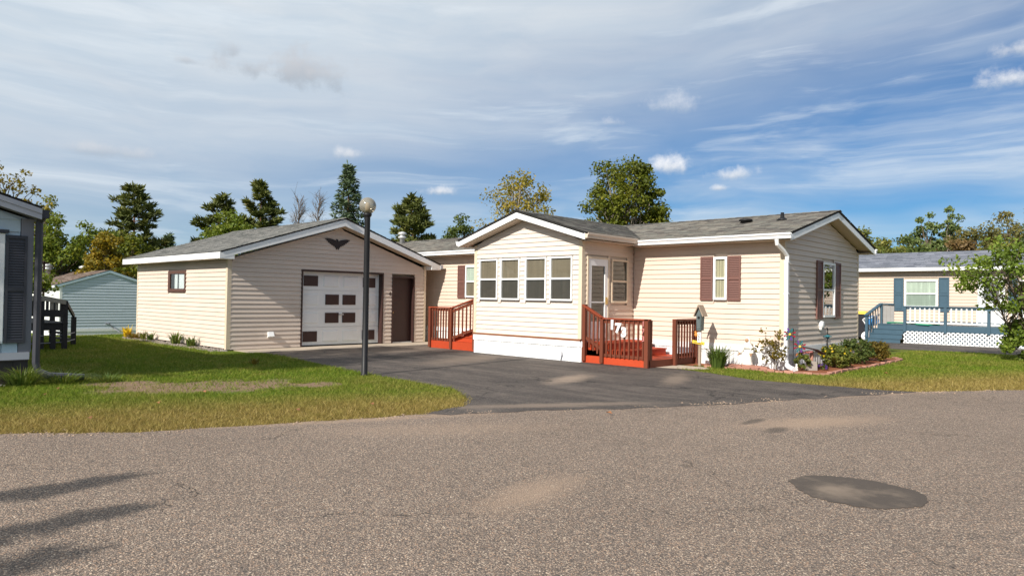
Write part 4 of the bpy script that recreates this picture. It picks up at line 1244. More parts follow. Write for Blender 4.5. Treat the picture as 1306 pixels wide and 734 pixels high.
# ---------------------------------------------------------------- neighbour on the right
nb = thing('mobile_home', (-7, 33, 0), 'beige mobile home with blue shutters and blue grey roof behind the deck', 'house')
NY = 33.0
nf = front(NY)
nw = MB().box(-16, 5.0, NY + .02, NY + .14, 0, 2.95).build('front_wall', m_nbsid, nb)
N1 = (-8.49, -7.25, 1.42, 2.58)
ND = (-5.85, -4.95, .74, 2.70)
N2 = (-4.5, -3.7, 1.55, 2.55)
siding(nw, nf, .10, 2.93, lambda v: (-13.0, 4.95), m_nbsid, .13, [N1, ND, N2])
window(nb, nf, *N1, m_white_clean, .07, m_nbblind, m_nbblind2)
shutter(nb, nf, -8.90, -8.52, 1.26, 2.66, m_deckblue, False); shutter(nb, nf, -7.22, -6.84, 1.26, 2.66, m_deckblue, False)
window(nb, nf, *N2, m_white_clean, .06, m_dark, m_blind_dark)
shutter(nb, nf, -4.85, -4.53, 1.5, 2.60, m_deckblue, False); shutter(nb, nf, -3.67, -3.35, 1.5, 2.60, m_deckblue, False)
nd = MB().wbox(nf, *ND, .0, .05).build('front_door', m_white_clean, nb)
quad_pane(nf, -5.65, -5.15, 1.75, 2.5, .053, nd, m_glass_mirror)
MB().box(-16, -15.86, NY + .15, 38, 0, 2.95).build('end_wall', m_nbsid, nb); MB().box(4.86, 5.0, NY + .15, 38, 0, 2.95).build('end_wall', m_nbsid, nb)
for (y0, sgn) in ((32.65, 1), (38.35, -1)):
    s_ = Vector((0, sgn, .29)).normalized(); ls = 2.85 / math.cos(math.atan(.29))
    ro = slab('roof', nb, m_backdark, (-16.3, y0, 3.086), (1, 0, 0), s_, 21.6, ls, .05)
    shingles(ro, (-16.3, y0, 3.09), (1, 0, 0), s_, 21.6, ls, m_shingle_nb, .15, .32)
    MB().box(-16.3, 5.3, min(y0, y0 - .04 * sgn), max(y0, y0 - .04 * sgn), 2.94, 3.075).build('fascia', m_white_clean, ro)
    MB().box(-16.2, 5.2, min(y0 + .002 * sgn, y0 + .35 * sgn), max(y0 + .002 * sgn, y0 + .35 * sgn), 2.94, 2.955).build('soffit', m_soffit, ro)
# its blue deck
nk = thing('deck', (-6, 31, 0), 'slate blue deck with white balusters and white lattice along the beige home', 'deck')
KY = 30.9
kf = front(KY)
MB().box(-7.98, 4.0, KY, KY + .04, .49, .735).build('rim_board', m_deckblue, nk)
MB().box(-7.98, 4.0, KY + .25, KY + .29, .0, .49).build('backing', m_deckblue, nk)
for k in range(13):
    MB().box(-7.98, 4.0, KY + .045 + k * .15, KY + .045 + k * .15 + .143, .70, .732).build('deck_board', m_deckblue, nk)
lat = MB()
sp = .155
for sgn in (1, -1):
    k = -4
    while True:
        x0 = -7.98 + k * sp
        if x0 > 4.0 + .5: break
        a = Vector((x0, KY + .012 + .006 * sgn, .02)); b_ = Vector((x0 + .46 * sgn, KY + .012 + .006 * sgn, .48))
        lo_, hi_ = -7.98, 4.0
        def clipx(a, b_):
            if (a.x < lo_ and b_.x < lo_) or (a.x > hi_ and b_.x > hi_): return None
            def cl(p, q):
                if p.x < lo_: f = (lo_ - p.x) / (q.x - p.x); return p + (q - p) * f
                if p.x > hi_: f = (hi_ - p.x) / (q.x - p.x); return p + (q - p) * f
                return p
            return cl(a, b_), cl(b_, a)
        cc = clipx(a, b_)
        if cc and (cc[1] - cc[0]).length > .05: lat.bar(cc[0], cc[1], .010, .048, up=Vector((-(.46), 0, .46 * sgn)) if True else None)
        k += 1
lat.build('lattice', m_white_clean, nk)
MB().box(-7.98, 4.0, KY - .012, KY + .03, -.0, .02).build('lattice_rail', m_white_clean, nk)
PX = [-7.93, -6.53, -5.13, -3.73, -2.33, -.93, .47, 1.87, 3.27]
for x in PX:
    post(nk, x, KY - .01, .45, 1.44, .10, m_deckblue)
MB().box(-7.98, 4.0, KY - .07, KY + .07, 1.44, 1.48).build('handrail', m_deckblue, nk)
MB().box(-7.87, 3.2, KY - .015, KY + .025, 1.34, 1.438).build('rail', m_deckblue, nk)
for a, b_ in zip(PX[:-1], PX[1:]):
    MB().box(a + .06, b_ - .06, KY - .018, KY + .022, .80, .86).build('rail', m_white_clean, nk)
    MB().box(a + .06, b_ - .06, KY + .00, KY + .022, .862, .90).build('rail', m_deckblue, nk)
    if b_ > 0: continue
    for k in range(7):
        x = a + .05 + (k + .9) * (b_ - a - .1) / 7.8
        MB().box(x - .024, x + .024, KY - .045, KY - .019, .84, 1.40).build('baluster', m_white_clean, nk)
for k in range(4):   # steps at the left end
    z1 = .185 * (k + 1)
    MB().box(-9.22 + .06 * k, -7.985, KY - .45 + k * .25, KY - .41 + k * .25, z1 - .185, z1 - .036).build('riser', m_deckblue, nk)
    MB().box(-9.24 + .06 * k, -7.985, KY - .47 + k * .25, KY - .16 + k * .25, z1 - .035, z1).build('tread', m_deckblue, nk)
MB().box(-9.05, -7.985, KY + .6, NY - .05, .68, .72).build('landing', m_deckblue, nk)
post(nk, -9.22, KY - .42, .0, 1.10, .10, m_deckblue); post(nk, -8.95, KY + .55, .0, 1.55, .10, m_deckblue)
MB().bar((-9.24, KY - .52, 1.06), (-8.97, KY + .55, 1.55), .14, .05).build('handrail', m_deckblue, nk)
MB().bar((-8.97, KY + .52, 1.56), (-8.46, KY + .52, 1.54), .14, .05).build('handrail', m_deckblue, nk)
for k in range(3):
    x = -8.88 + k * .14
    MB().box(x, x + .132, KY + .53, KY + .55, .74, 1.52).build('slat', m_deckblue_pale, nk)
for k in range(6):
    f = (k + .5) / 6
    x = -9.22 + .27 * f; y = KY - .42 + .97 * f
    MB().box(x - .012, x + .012, y - .055, y + .055, .1 + .6 * f, 1.04 + .48 * f).build('slat', m_deckblue_pale if k > 2 else m_deckblue, nk)
hs = MB().tube([(-8.7, KY + .45, .78), (-8.3, KY + .30, .80), (-7.9, KY + .4, .79), (-7.5, KY - .03, .77), (-7.1, KY - .04, .755), (-6.8, KY + .3, .76)], .035, 6)
tag(hs.build('garden_hose', m_hose), 'green garden hose lying on the blue deck steps', 'hose')
# wheeled bin and hand truck
bn = thing('trash_bin', (-9.95, 32.1, 0), 'black wheeled trash bin with a yellow lid by the blue steps', 'trash bin')
MB().prism([(-10.22, 31.85, .12), (-9.72, 31.85, .12), (-9.66, 31.8, 1.10), (-10.26, 31.8, 1.10)], (0, .5, 0)).build('body', m_rubber, bn)
MB().prism([(-10.29, 31.76, 1.10), (-9.63, 31.76, 1.10), (-9.65, 31.8, 1.18), (-9.75, 31.84, 1.22), (-10.17, 31.84, 1.22), (-10.27, 31.8, 1.18)], (0, .6, 0)).build('lid', m_yellow, bn)
wh = MB().lathe((0, 0, 0), [(.10, 0), (.11, .01), (.11, .05), (.10, .06)], 14)
wh.v = [(-10.1 + z, 32.38 + x, .11 + y) for x, y, z in wh.v]
wh.build('wheel', m_rubber, bn)
ht = thing('hose_cart', (-9.45, 31.55, 0), 'white framed hose cart with a blue reel beside the yellow lidded bin', 'hose cart')
fm = MB()
for dy in (0, .3):
    fm.tube([(-9.30, 31.4 + dy, .22), (-9.60, 31.4 + dy, .78), (-9.66, 31.4 + dy, .86), (-9.60, 31.4 + dy, .92), (-9.35, 31.4 + dy, .95), (-9.05, 31.4 + dy, 1.10)], .022, 7)
fm.tube([(-9.05, 31.4, 1.10), (-9.05, 31.7, 1.10)], .022, 7)
fm.build('frame', m_white_clean, ht)
rl = MB().lathe((0, 0, 0), [(.20, 0), (.21, .02), (.12, .03), (.12, .22), (.21, .23), (.2, .25)], 18)
rl.v = [(-9.30 + x, 31.42 + z, .84 + y) for x, y, z in rl.v]
rl.build('reel', m_bluep, ht)
for yy in (31.30, 31.72):
    wh = MB().lathe((0, 0, 0), [(.07, 0), (.18, .005), (.19, .02), (.19, .05), (.18, .065), (.07, .07)], 18)
    wh.v = [(-9.5 + x, yy + z, .19 + y) for x, y, z in wh.v]
    wo = wh.build('wheel', m_white_clean, ht)
    hb = MB().lathe((0, 0, 0), [(.05, -.01), (.06, .0), (.06, .08), (.05, .085)], 10)
    hb.v = [(-9.5 + x, yy + z, .19 + y) for x, y, z in hb.v]
    hb.build('hub', m_brown, wo)
MB().box(-9.32, -9.12, 31.4, 31.7, .0, .20).build('foot', m_brick, ht)

# ---------------------------------------------------------------- front garden by the gable corner
bed = sheet('flower_bed', [(-7.95, 14.72), (-7.1, 15.02), (-6.2, 14.92), (-5.62, 15.12), (-5.40, 15.25), (-5.45, 16.4), (-5.42, 17.6), (-5.45, 19.5), (-5.5, 20.9), (-5.9, 21.6), (-6.42, 21.7), (-6.42, 15.5), (-8.5, 15.5), (-8.5, 14.75)], .010, m_mulch)
EDGE = [(-7.9, 14.66), (-7.1, 14.97), (-6.15, 14.87), (-5.60, 15.06), (-5.37, 15.18), (-5.40, 16.4), (-5.37, 17.6), (-5.40, 19.5), (-5.44, 20.85), (-5.85, 21.6)]
bd = thing('brick_edging', (-6, 15, 0), 'curved row of pinkish edging bricks around the mulch bed', 'garden edging')
for (x0, y0), (x1, y1) in zip(EDGE[:-1], EDGE[1:]):
    Ln = math.hypot(x1 - x0, y1 - y0); n = max(1, int(round(Ln / .19)))
    for k in range(n):
        f = (k + .5) / n
        c_ = Vector((x0 + (x1 - x0) * f + rnd.uniform(-.012, .012), y0 + (y1 - y0) * f + rnd.uniform(-.012, .012), .012 + rnd.uniform(-.014, .014)))
        dd = Vector((x1 - x0, y1 - y0, rnd.uniform(-.03, .03) * Ln)).normalized() * (Ln / n / 2 - .008)
        mb = MB().bar(c_ - dd, c_ + dd, .095, .085)
        mb.build('brick', m_brick, bd)
rk = MB()
for (x, y, s) in ((-7.35, 15.05, .22), (-7.02, 15.12, .26), (-6.72, 15.05, .18)):
    rk.prism([(x - s * .9, y - s * .4, 0), (x + s, y - s * .4, 0), (x + s * .8, y - s * .35, .09), (x - s * .7, y - s * .3, .10)], (0, s * .8, 0))
tag(rk.build('plinth_stone', m_brick), 'low reddish stone slabs under the white garden statue', 'stones')
# white statue of a robed figure
st = thing('statue', (-7.12, 15.2, .09), 'white robed figure statue standing against the skirting', 'statue')
so = (-7.12, 15.2, .09)
rb = MB().lathe(so, [(.115, 0), (.12, .02), (.095, .08), (.085, .22), (.075, .32), (.085, .40), (.095, .45), (.07, .49), (.035, .51)], 20, 1, .75)
for i, (x, y, z) in enumerate(rb.v):      # folds
    a = math.atan2(y - 15.2, x + 7.12); f = 1 + .06 * math.sin(a * 9) * max(0, 1 - (z - .09) / .4)
    rb.v[i] = (-7.12 + (x + 7.12) * f, 15.2 + (y - 15.2) * f, z)
rb.build('robe', m_statue, st, True)
vl = MB().lathe((so[0], so[1] + .012, so[2]), [(.09, .36), (.085, .46), (.058, .52), (.058, .57), (.045, .61), (.02, .63)], 16)
vl.build('veil', m_statue, st, True)
hd = MB().ball((so[0], so[1] - .032, so[2] + .555), .042, 12, 1.2)
hd.box(so[0] - .007, so[0] + .007, so[1] - .082, so[1] - .07, so[2] + .545, so[2] + .562)
hd.build('face', m_skin, st, True)
for sg in (-1, 1):
    ar = MB().tube([(so[0] + .075 * sg, so[1], so[2] + .43), (so[0] + .12 * sg, so[1] - .03, so[2] + .33), (so[0] + .135 * sg, so[1] - .10, so[2] + .27)], [.036, .04, .05], 8).build('sleeve', m_statue, st, True)
    hn = MB().tube([(so[0] + .135 * sg, so[1] - .095, so[2] + .268), (so[0] + .142 * sg, so[1] - .13, so[2] + .235)], [.017, .02], 6)
    for k in range(4):
        hn.tube([(so[0] + (.130 + .008 * k) * sg, so[1] - .125, so[2] + .24), (so[0] + (.128 + .012 * k) * sg, so[1] - .155, so[2] + .205 + .004 * (k % 2))], [.005, .003], 5)
    hn.tube([(so[0] + .125 * sg, so[1] - .115, so[2] + .245), (so[0] + .108 * sg, so[1] - .135, so[2] + .222)], [.005, .003], 5)
    hn.build('hand', m_skin, ar, True)
# birdhouse on a post
bx, by = -8.05, 14.72
bo = thing('birdhouse', (bx, by, 0), 'tall weathered birdhouse on a post with a small yellow sign', 'birdhouse')
MB().box(bx - .03, bx + .03, by - .02, by + .02, 0, .86).build('post', m_oldwood, bo)
MB().prism([(bx - .05, by - .07, .84), (bx + .05, by - .07, .84), (bx + .065, by - .07, 1.20), (bx, by - .07, 1.33), (bx - .065, by - .07, 1.20)], (0, .15, 0)).build('box', m_bluegrey_wood, bo)
for sg in (-1, 1):
    MB().bar((bx, by + .005, 1.43), (bx + .12 * sg, by + .005, 1.17), .22, .022, up=(sg * .26, 0, .12)).build('roof_board', m_oldwood, bo)
MB().box(bx - .042, bx + .045, by - .085, by - .071, .88, 1.22).build('front_board', m_bluegrey_wood, bo)
ho = MB().lathe((0, 0, 0), [(.03, 0), (.03, .012)], 14); ho.v = [(bx + .01 + x, by - .098 + z, 1.14 + y) for x, y, z in ho.v]; ho.build('entrance_hole_disc', m_black, bo)  # black disc on the front board; the dark inside is only its colour
MB().box(bx - .035, bx + .055, by - .06, by - .02, .57, .80).build('white_plaque', m_white_clean, bo)
for k in range(5):
    MB().box(bx - .012, bx + .028 - (k % 2) * .012, by - .064, by - .0605, .745 - k * .035, .763 - k * .035).build('lettering', m_black, bo)
ob = MB().ball((bx - .07, by - .05, .74), .045, 10, 1.2); ob.ball((bx - .085, by - .055, .80), .026, 8); ob.prism([(bx - .11, by - .055, .80), (bx - .135, by - .055, .795), (bx - .11, by - .055, .788)], (0, .01, 0))
ob.build('bird_figure', m_orange, bo, True)
sg_ = MB().prism([(bx - .17, by - .05, .545), (bx + .13, by - .05, .505), (bx + .135, by - .05, .575), (bx - .165, by - .05, .615)], (0, .022, 0)).build('sign', m_yellow, bo)
for k in range(7):
    MB().box(bx - .13 + k * .035, bx - .112 + k * .035, by - .054, by - .051, .553 - k * .0047, .577 - k * .0047).build('lettering', m_darkbrown, sg_)
# spinner flowers on a stake, small feeder, stone, figurine, stake with teal ornament
pw = thing('wind_spinner', (-6.20, 15.5, 0), 'colourful foil pinwheel spinner standing in front of the white downspout', 'pinwheel')
MB().tube([(-6.20, 15.5, 0), (-6.20, 15.5, .95)], .008, 6).build('stake', m_black, pw)
cols = [m_greenp, m_redp, m_greenp, m_teal, m_greenp, m_purple, m_teal, m_redp]
for (cx_, cz_, cy_) in ((-6.24, .82, 15.36), (-6.12, .55, 15.62)):
    for k in range(16):
        a = 2 * math.pi * k / 16; r0, r1 = (.04, .13) if k % 2 else (.02, .09)
        Rr = R0; P_ = lambda r, aa: Vector((cx_, cy_, cz_)) + Rr * (r * math.cos(aa)) + Vector((0, 0, r * math.sin(aa))) - F0 * .03
        MB().prism([P_(r0, a - .12), P_(r1, a - .22), P_(r1 * 1.1, a + .05), P_(r0, a + .15)], -F0 * .012 + Vector((0, 0, .006))).build('petal', cols[k % 8], pw)
    MB().ball(Vector((cx_, cy_, cz_)) - F0 * .05, .028, 10).build('hub', m_yellow, pw)
fd = thing('bird_feeder', (-6.02, 16.1, 0), 'small brown wooden bird feeder post beside the grey stone', 'bird feeder')
MB().box(-6.05, -5.99, 16.07, 16.13, 0, .44).build('post', m_brick, fd)
MB().bar((-6.10, 15.83, .53), (-5.95, 16.12, .47), .16, .018).build('roof_board', m_darkbrown, fd)
MB().bar((-5.95, 16.12, .47), (-5.85, 16.34, .36), .16, .018).build('roof_board', m_darkbrown, fd)
MB().bar((-6.12, 15.78, .40), (-6.02, 16.02, .43), .12, .03).build('perch', m_pinkp, fd)
tag(MB().prism([(-6.10, 15.92, 0), (-5.93, 16.10, 0), (-5.935, 16.09, .20), (-6.01, 16.02, .225), (-6.09, 15.94, .21)], (.06, -.06, 0)).build('garden_stone', m_stone), 'upright grey stone block at the foot of the small bird feeder', 'stone')
fg = MB().lathe((-6.17, 15.62, 0), [(.035, 0), (.04, .02), (.025, .07), (.03, .10), (.012, .12)], 10).ball((-6.17, 15.62, .14), .025, 8)
tag(fg.build('figurine', m_statue, None, True), 'tiny white figurine beside the brick edging near the corner', 'figurine')
tk = thing('garden_stake', (-6.27, 17.78, 0), 'black garden stake with a teal ornament under the white outlet cover', 'garden stake')
MB().tube([(-6.27, 17.78, 0), (-6.27, 17.78, .86), (-6.27, 17.74, .92), (-6.27, 17.68, .90)], .011, 6).tube([(-6.27, 17.70, 0), (-6.27, 17.70, .62)], .006, 5).build('stake', m_black, tk)
MB().ball((-6.25, 17.72, .70), .05, 10).lathe((-6.25, 17.72, .70), [(.10, 0), (.11, .01), (.05, .03)], 10).build('ornament', m_teal, tk, True)


# ---------------------------------------------------------------- plants
def leaf_quads(c, ln, wd, rs, up=0.3, outward=None, droop=0.0):
    """diamond leaves: c (n,3) centres, ln / wd half length / half width arrays"""
    n = len(c)
    nr = rs.normal(size=(n, 3)); nr[:, 2] += up * 2
    if outward is not None: nr += outward
    nr /= np.linalg.norm(nr, axis=1, keepdims=True) + 1e-9
    r = rs.normal(size=(n, 3))
    l = np.cross(nr, r); l /= np.linalg.norm(l, axis=1, keepdims=True) + 1e-9
    l[:, 2] -= droop; l /= np.linalg.norm(l, axis=1, keepdims=True)
    s = np.cross(nr, l)
    L = l * np.asarray(ln).reshape(-1, 1); S = s * np.asarray(wd).reshape(-1, 1)
    bend = nr * np.asarray(wd).reshape(-1, 1) * .35
    return np.stack([c - L, c + S + bend - L * .1, c + L, c - S + bend - L * .1], axis=1)

def limb_path(a, b, rs, k=5, wob=.08, sag=0.0):
    a = np.array(a, float); b = np.array(b, float); L = np.linalg.norm(b - a)
    pts = []
    for i in range(k + 1):
        f = i / k
        p = a + (b - a) * f
        p[2] += sag * L * math.sin(math.pi * f)
        if 0 < i < k: p = p + rs.normal(size=3) * wob * L * .4
        pts.append(tuple(p))
    return pts

LEAFM = {
    'green': leaf_mat('maple_leaves', [(0, (.045, .062, .008)), (.45, (.115, .140, .015)), (.8, (.19, .20, .022)), (1, (.31, .26, .032))]),
    'bright': leaf_mat('bright_leaves', [(0, (0.065, 0.098, 0.013)), (.5, (0.137, 0.189, 0.023)), (1, (0.247, 0.260, 0.039))]),
    'yellow': leaf_mat('yellowing_leaves', [(0, (0.091, 0.098, 0.018)), (.4, (0.221, 0.195, 0.029)), (.75, (0.377, 0.286, 0.039)), (1, (0.468, 0.338, 0.058))]),
    'gold': leaf_mat('golden_leaves', [(0, (.09, .085, .012)), (.4, (.20, .165, .018)), (.8, (.34, .235, .022)), (1, (.42, .26, .03))]),
    'dark': leaf_mat('dark_green_leaves', [(0, (0.036, 0.064, 0.018)), (.6, (0.103, 0.140, 0.033)), (1, (0.194, 0.216, 0.046))]),
    'olive': leaf_mat('olive_leaves', [(0, (0.070, 0.101, 0.024)), (.5, (0.171, 0.191, 0.044)), (1, (0.322, 0.282, 0.060))]),
    'tan': leaf_mat('tan_autumn_leaves', [(0, (.09, .10, .03)), (.5, (.19, .175, .055)), (1, (.29, .235, .085))]),
    'pale': leaf_mat('poplar_leaves', [(0, (0.070, 0.105, 0.035)), (.5, (0.149, 0.201, 0.067)), (1, (0.263, 0.306, 0.105))]),
    'rust': leaf_mat('rust_leaves', [(0, (.09, .06, .025)), (.5, (.19, .125, .05)), (1, (.27, .17, .07))]),
    'pine': leaf_mat('pine_needles', [(0, (.045, .058, .016)), (.5, (.11, .13, .032)), (.85, (.19, .195, .05)), (1, (.27, .20, .07))], .15, .6),
    'spruce': leaf_mat('spruce_needles', [(0, (0.035, 0.059, 0.035)), (.5, (0.084, 0.123, 0.062)), (1, (0.167, 0.209, 0.098))], .12, .6),
    'rose': leaf_mat('rose_leaves', [(0, (.08, .05, .012)), (.4, (.14, .12, .022)), (.8, (.24, .16, .03)), (1, (.34, .14, .05))]),
    'shrub': leaf_mat('shrub_leaves', [(0, (0.061, 0.088, 0.018)), (.5, (0.149, 0.175, 0.032)), (1, (0.280, 0.263, 0.052))]),
    'lilac': leaf_mat('small_tree_leaves', [(0, (.075, .115, .018)), (.5, (.175, .25, .034)), (1, (.31, .36, .06))]),
    'grassy': leaf_mat('grass_clump_leaves', [(0, (.05, .085, .018)), (.6, (.12, .18, .035)), (1, (.25, .25, .07))]),
    'petal': leaf_mat('yellow_petals', [(0, (.55, .36, .01)), (1, (.75, .55, .03))]),
    'orange': leaf_mat('orange_petals', [(0, (.6, .14, .06)), (1, (.75, .35, .12))]),
    'violet': leaf_mat('violet_petals', [(0, (.06, .02, .14)), (1, (.16, .07, .28))]),
    'white': leaf_mat('white_petals', [(0, (.6, .45, .45)), (1, (.8, .7, .68))]),
}
m_bark = bark_mat('grey_brown_bark', (.15, .115, .085))
m_bark_pine = bark_mat('reddish_pine_bark', (.17, .09, .055))
m_bark_pale = bark_mat('pale_bark', (.34, .29, .23))

def place(name, x, y, z, label, cat, group=None):
    return thing(name, (x, y, z), label, cat, group)

def crown_tree(name, x, y, H, Wd, leaves, label, seed, cb=.3, nclump=60, nleaf=110, ls=.085, group=None, bark=None, squash=1.0, egg=0.0, trunks=1, z=None, lean=(0, 0), gap=.12, rclump=.17, top=None, cat='tree'):
    rs = np.random.RandomState(seed)
    z = ground_z(x) if z is None else z
    o = place(name, x, y, z, label, cat, group)
    Ht = H - z                       # H is the height of the top above z = 0
    cz = z + Ht * (1 + cb) / 2; rz = Ht * (1 - cb) / 2; rx = Wd / 2
    mb = MB()
    tr = []
    for k in range(trunks):
        a = rs.uniform(0, 6.28); sp = (0 if trunks == 1 else rx * .28)
        tp = (x + lean[0] + math.cos(a) * sp, y + lean[1] + math.sin(a) * sp, z + Ht * .86)
        b0 = (x + math.cos(a) * (.0 if trunks == 1 else .12), y + math.sin(a) * (.0 if trunks == 1 else .12), z - .05)
        pth = limb_path(b0, tp, rs, 7, .035)
        r0 = Ht * .018 * (1 if trunks == 1 else .7)
        mb.tube(pth, [r0 * (1.25 if i == 0 else 1 - .85 * i / 7) for i in range(8)], 8)
        tr.append(pth)
    mb.build('trunk', bark or m_bark, o, True)
    cl = []
    tries = 0
    while len(cl) < nclump and tries < nclump * 30:
        tries += 1
        v = rs.normal(size=3); v /= np.linalg.norm(v)
        rad = rs.uniform(.25, 1) ** .45
        zz = v[2] * rad
        wz = 1 - egg * zz            # egg > 0: wider below
        p = np.array([v[0] * rad * rx * .93 * wz, v[1] * rad * rx * .93 * wz, zz * rz * .98])
        lump = math.sin(3.1 * v[0] + seed) * math.sin(2.7 * v[2] + seed * 1.7) * .5 + .5
        if rad > .72 and rs.uniform() < gap * 2 * lump: continue
        p = p * (0.88 + .2 * lump)
        cl.append(p + np.array([x + lean[0] * (.5 + zz * .5), y + lean[1] * (.5 + zz * .5), cz]))
    lm = MB()
    C_ = []
    N_ = []
    SZ = []
    for p in cl:
        pth = tr[rs.randint(len(tr))]
        fz = np.clip((p[2] - z) / Ht - rs.uniform(.12, .32), cb * .55, .8) / .86
        i = fz * 7; i0 = int(min(6, i)); f = i - i0
        a = np.array(pth[i0]) * (1 - f) + np.array(pth[i0 + 1]) * f
        L = np.linalg.norm(p - a)
        r0 = max(.012 * min(1, Ht / 3), Ht * .0045 * min(1.3, L / (rx + .1)))
        lp = limb_path(a, p, rs, 4, .07, .06)
        lm.tube(lp, [r0, r0 * .8, r0 * .6, r0 * .4, r0 * .2], 5, cap=False)
        n = int(nleaf * rs.uniform(.6, 1.4))
        rc_ = Wd * rclump * rs.uniform(.6, 1.2)
        g_ = rs.normal(size=(n, 3)); g_ /= np.linalg.norm(g_, axis=1, keepdims=True)
        g_ *= (rs.uniform(0, 1, size=(n, 1)) ** .5) * rc_
        g_[:, 2] *= .75
        C_.append(p + g_); N_.append(g_ / rc_)
        SZ.append(np.full(n, ls) * rs.uniform(.65, 1.3, size=n))
    lm.build('limbs', bark or m_bark, o, True)
    C_ = np.concatenate(C_); N_ = np.concatenate(N_); SZ = np.concatenate(SZ)
    np_mesh('crown', leaf_quads(C_, SZ, SZ * .62, rs, .35, N_ * .8), 4, LEAFM[leaves], o)
    return o

def pine_tree(name, x, y, H, Wd, label, seed, cb=.25, nb=62, group=None, lean=(0, 0), prof='pine', mat='pine', ntuft=6, nneed=34, nl=.22):
    rs = np.random.RandomState(seed)
    z = ground_z(x)
    o = place(name, x, y, z, label, 'tree', group)
    Ht = H - z
    mb = MB()
    tp = (x + lean[0], y + lean[1], H - .15)
    pth = limb_path((x, y, z - .05), tp, rs, 8, .012)
    mb.tube(pth, [Ht * .017 * (1 - .93 * i / 8) for i in range(9)], 8)
    mb.build('trunk', m_bark_pine, o, True)
    lm = MB(); C_, D_, S_ = [], [], []
    for k in range(nb):
        t = cb + (1 - cb) * ((k + rs.uniform(0, 1)) / nb) ** .92
        i = t * 8; i0 = int(min(7, i)); f = i - i0
        a = np.array(pth[i0]) * (1 - f) + np.array(pth[i0 + 1]) * f
        u = (t - cb) / (1 - cb)
        if prof == 'pine':
            R = Wd / 2 * min(1, .55 + u * 1.6, (1.06 - u) * 2.3) ** .9 * rs.uniform(.45, 1.1); rise = rs.uniform(.05, .45)
        elif prof == 'cone':
            R = Wd / 2 * (1 - u) ** .82 * rs.uniform(.8, 1.08) + min(.12, Wd * .035); rise = -.22 + .5 * u
        else:
            R = Wd / 2 * (1 - u ** 2.2) ** .7 * rs.uniform(.7, 1.1) + .15; rise = rs.uniform(.02, .3)
        an = k * 2.39996 + rs.uniform(-.5, .5)
        b_ = a + np.array([math.cos(an) * R, math.sin(an) * R, R * rise])
        lp = limb_path(a, b_, rs, 4, .03, -.05 if prof != 'cone' else -.08)
        r0 = max(.012, R * .022)
        lm.tube(lp, [r0, r0 * .8, r0 * .65, r0 * .45, r0 * .2], 5, cap=False)
        nt = max(2, int(ntuft * R / (Wd / 2) + .5))
        for j in range(nt):
            f = (.35 if prof != 'cone' else .12) + (1.02 - (.35 if prof != 'cone' else .12)) * (j + rs.uniform(.2, 1)) / nt
            i = min(f, .999) * 4; i0 = int(i); ff = i - i0
            c = np.array(lp[i0]) * (1 - ff) + np.array(lp[min(4, i0 + 1)]) * ff
            side_ = np.array([-math.sin(an), math.cos(an), 0]) * rs.normal() * R * (.22 if prof != 'cone' else .14) * (1.1 - f * .5)
            c = c + side_; c[2] += rs.uniform(-.05, .12)
            n = nneed
            dd = rs.normal(size=(n, 3)); dd[:, 2] = np.abs(dd[:, 2]) * .8 - (.1 if prof != 'cone' else .5)
            dd += np.array([math.cos(an), math.sin(an), .15]) * .6
            dd /= np.linalg.norm(dd, axis=1, keepdims=True)
            ln = nl * rs.uniform(.6, 1.25, size=(n, 1))
            C_.append(c + dd * ln * 1.0 + rs.normal(size=(n, 3)) * nl * .35); D_.append(dd); S_.append(ln)
    lm.build('limbs', m_bark_pine, o, True)
    C_ = np.concatenate(C_); D_ = np.concatenate(D_); S_ = np.concatenate(S_)
    sd_ = np.cross(D_, rs.normal(size=D_.shape)); sd_ /= np.linalg.norm(sd_, axis=1, keepdims=True)
    sd_ *= S_ * .26
    q = np.stack([C_ - D_ * S_, C_ + sd_, C_ + D_ * S_, C_ - sd_], axis=1)
    np_mesh('crown', q, 4, LEAFM[mat], o)
    return o

def bare_tree(name, x, y, H, Wd, label, seed, group=None, lean=0.0):
    rs = np.random.RandomState(seed)
    o = place(name, x, y, ground_z(x), label, 'tree', group)
    mb = MB(); tw = MB()
    z = ground_z(x)
    tip = (x + lean * R0.x, y + lean * R0.y, H - .3)
    pth = limb_path((x, y, z), tip, rs, 8, .02)
    mb.tube(pth, [.14 * (1 - .9 * i / 8) for i in range(9)], 7)
    for k in range(58):
        t = .42 + .55 * k / 58
        i = t * 8; i0 = int(min(7, i)); f = i - i0
        a = np.array(pth[i0]) * (1 - f) + np.array(pth[i0 + 1]) * f
        an = rs.uniform(0, 6.28); L = Wd * .5 * (1.15 - t) * 1.5 * rs.uniform(.6, 1.2) + .3
        b_ = a + np.array([math.cos(an) * L * .55, math.sin(an) * L * .55, L * rs.uniform(.7, 1.2)])
        b_[2] = min(b_[2], H + .1)
        lp = limb_path(a, b_, rs, 4, .05)
        tw.tube(lp, [.030, .024, .018, .013, .008], 4, cap=False)
        for j in range(7):
            ff = rs.uniform(.3, 1); i = min(ff, .99) * 4; i0 = int(i)
            c = np.array(lp[i0])
            e = c + rs.normal(size=3) * .22 + np.array([math.cos(an) * .2, math.sin(an) * .2, .38])
            tw.tube([tuple(c), tuple((c + e) / 2 + rs.normal(size=3) * .03), tuple(e)], [.011, .009, .006], 3, cap=False)
    mb.build('trunk', m_bark, o, True)
    tw.build('limbs', m_bark, o)
    return o

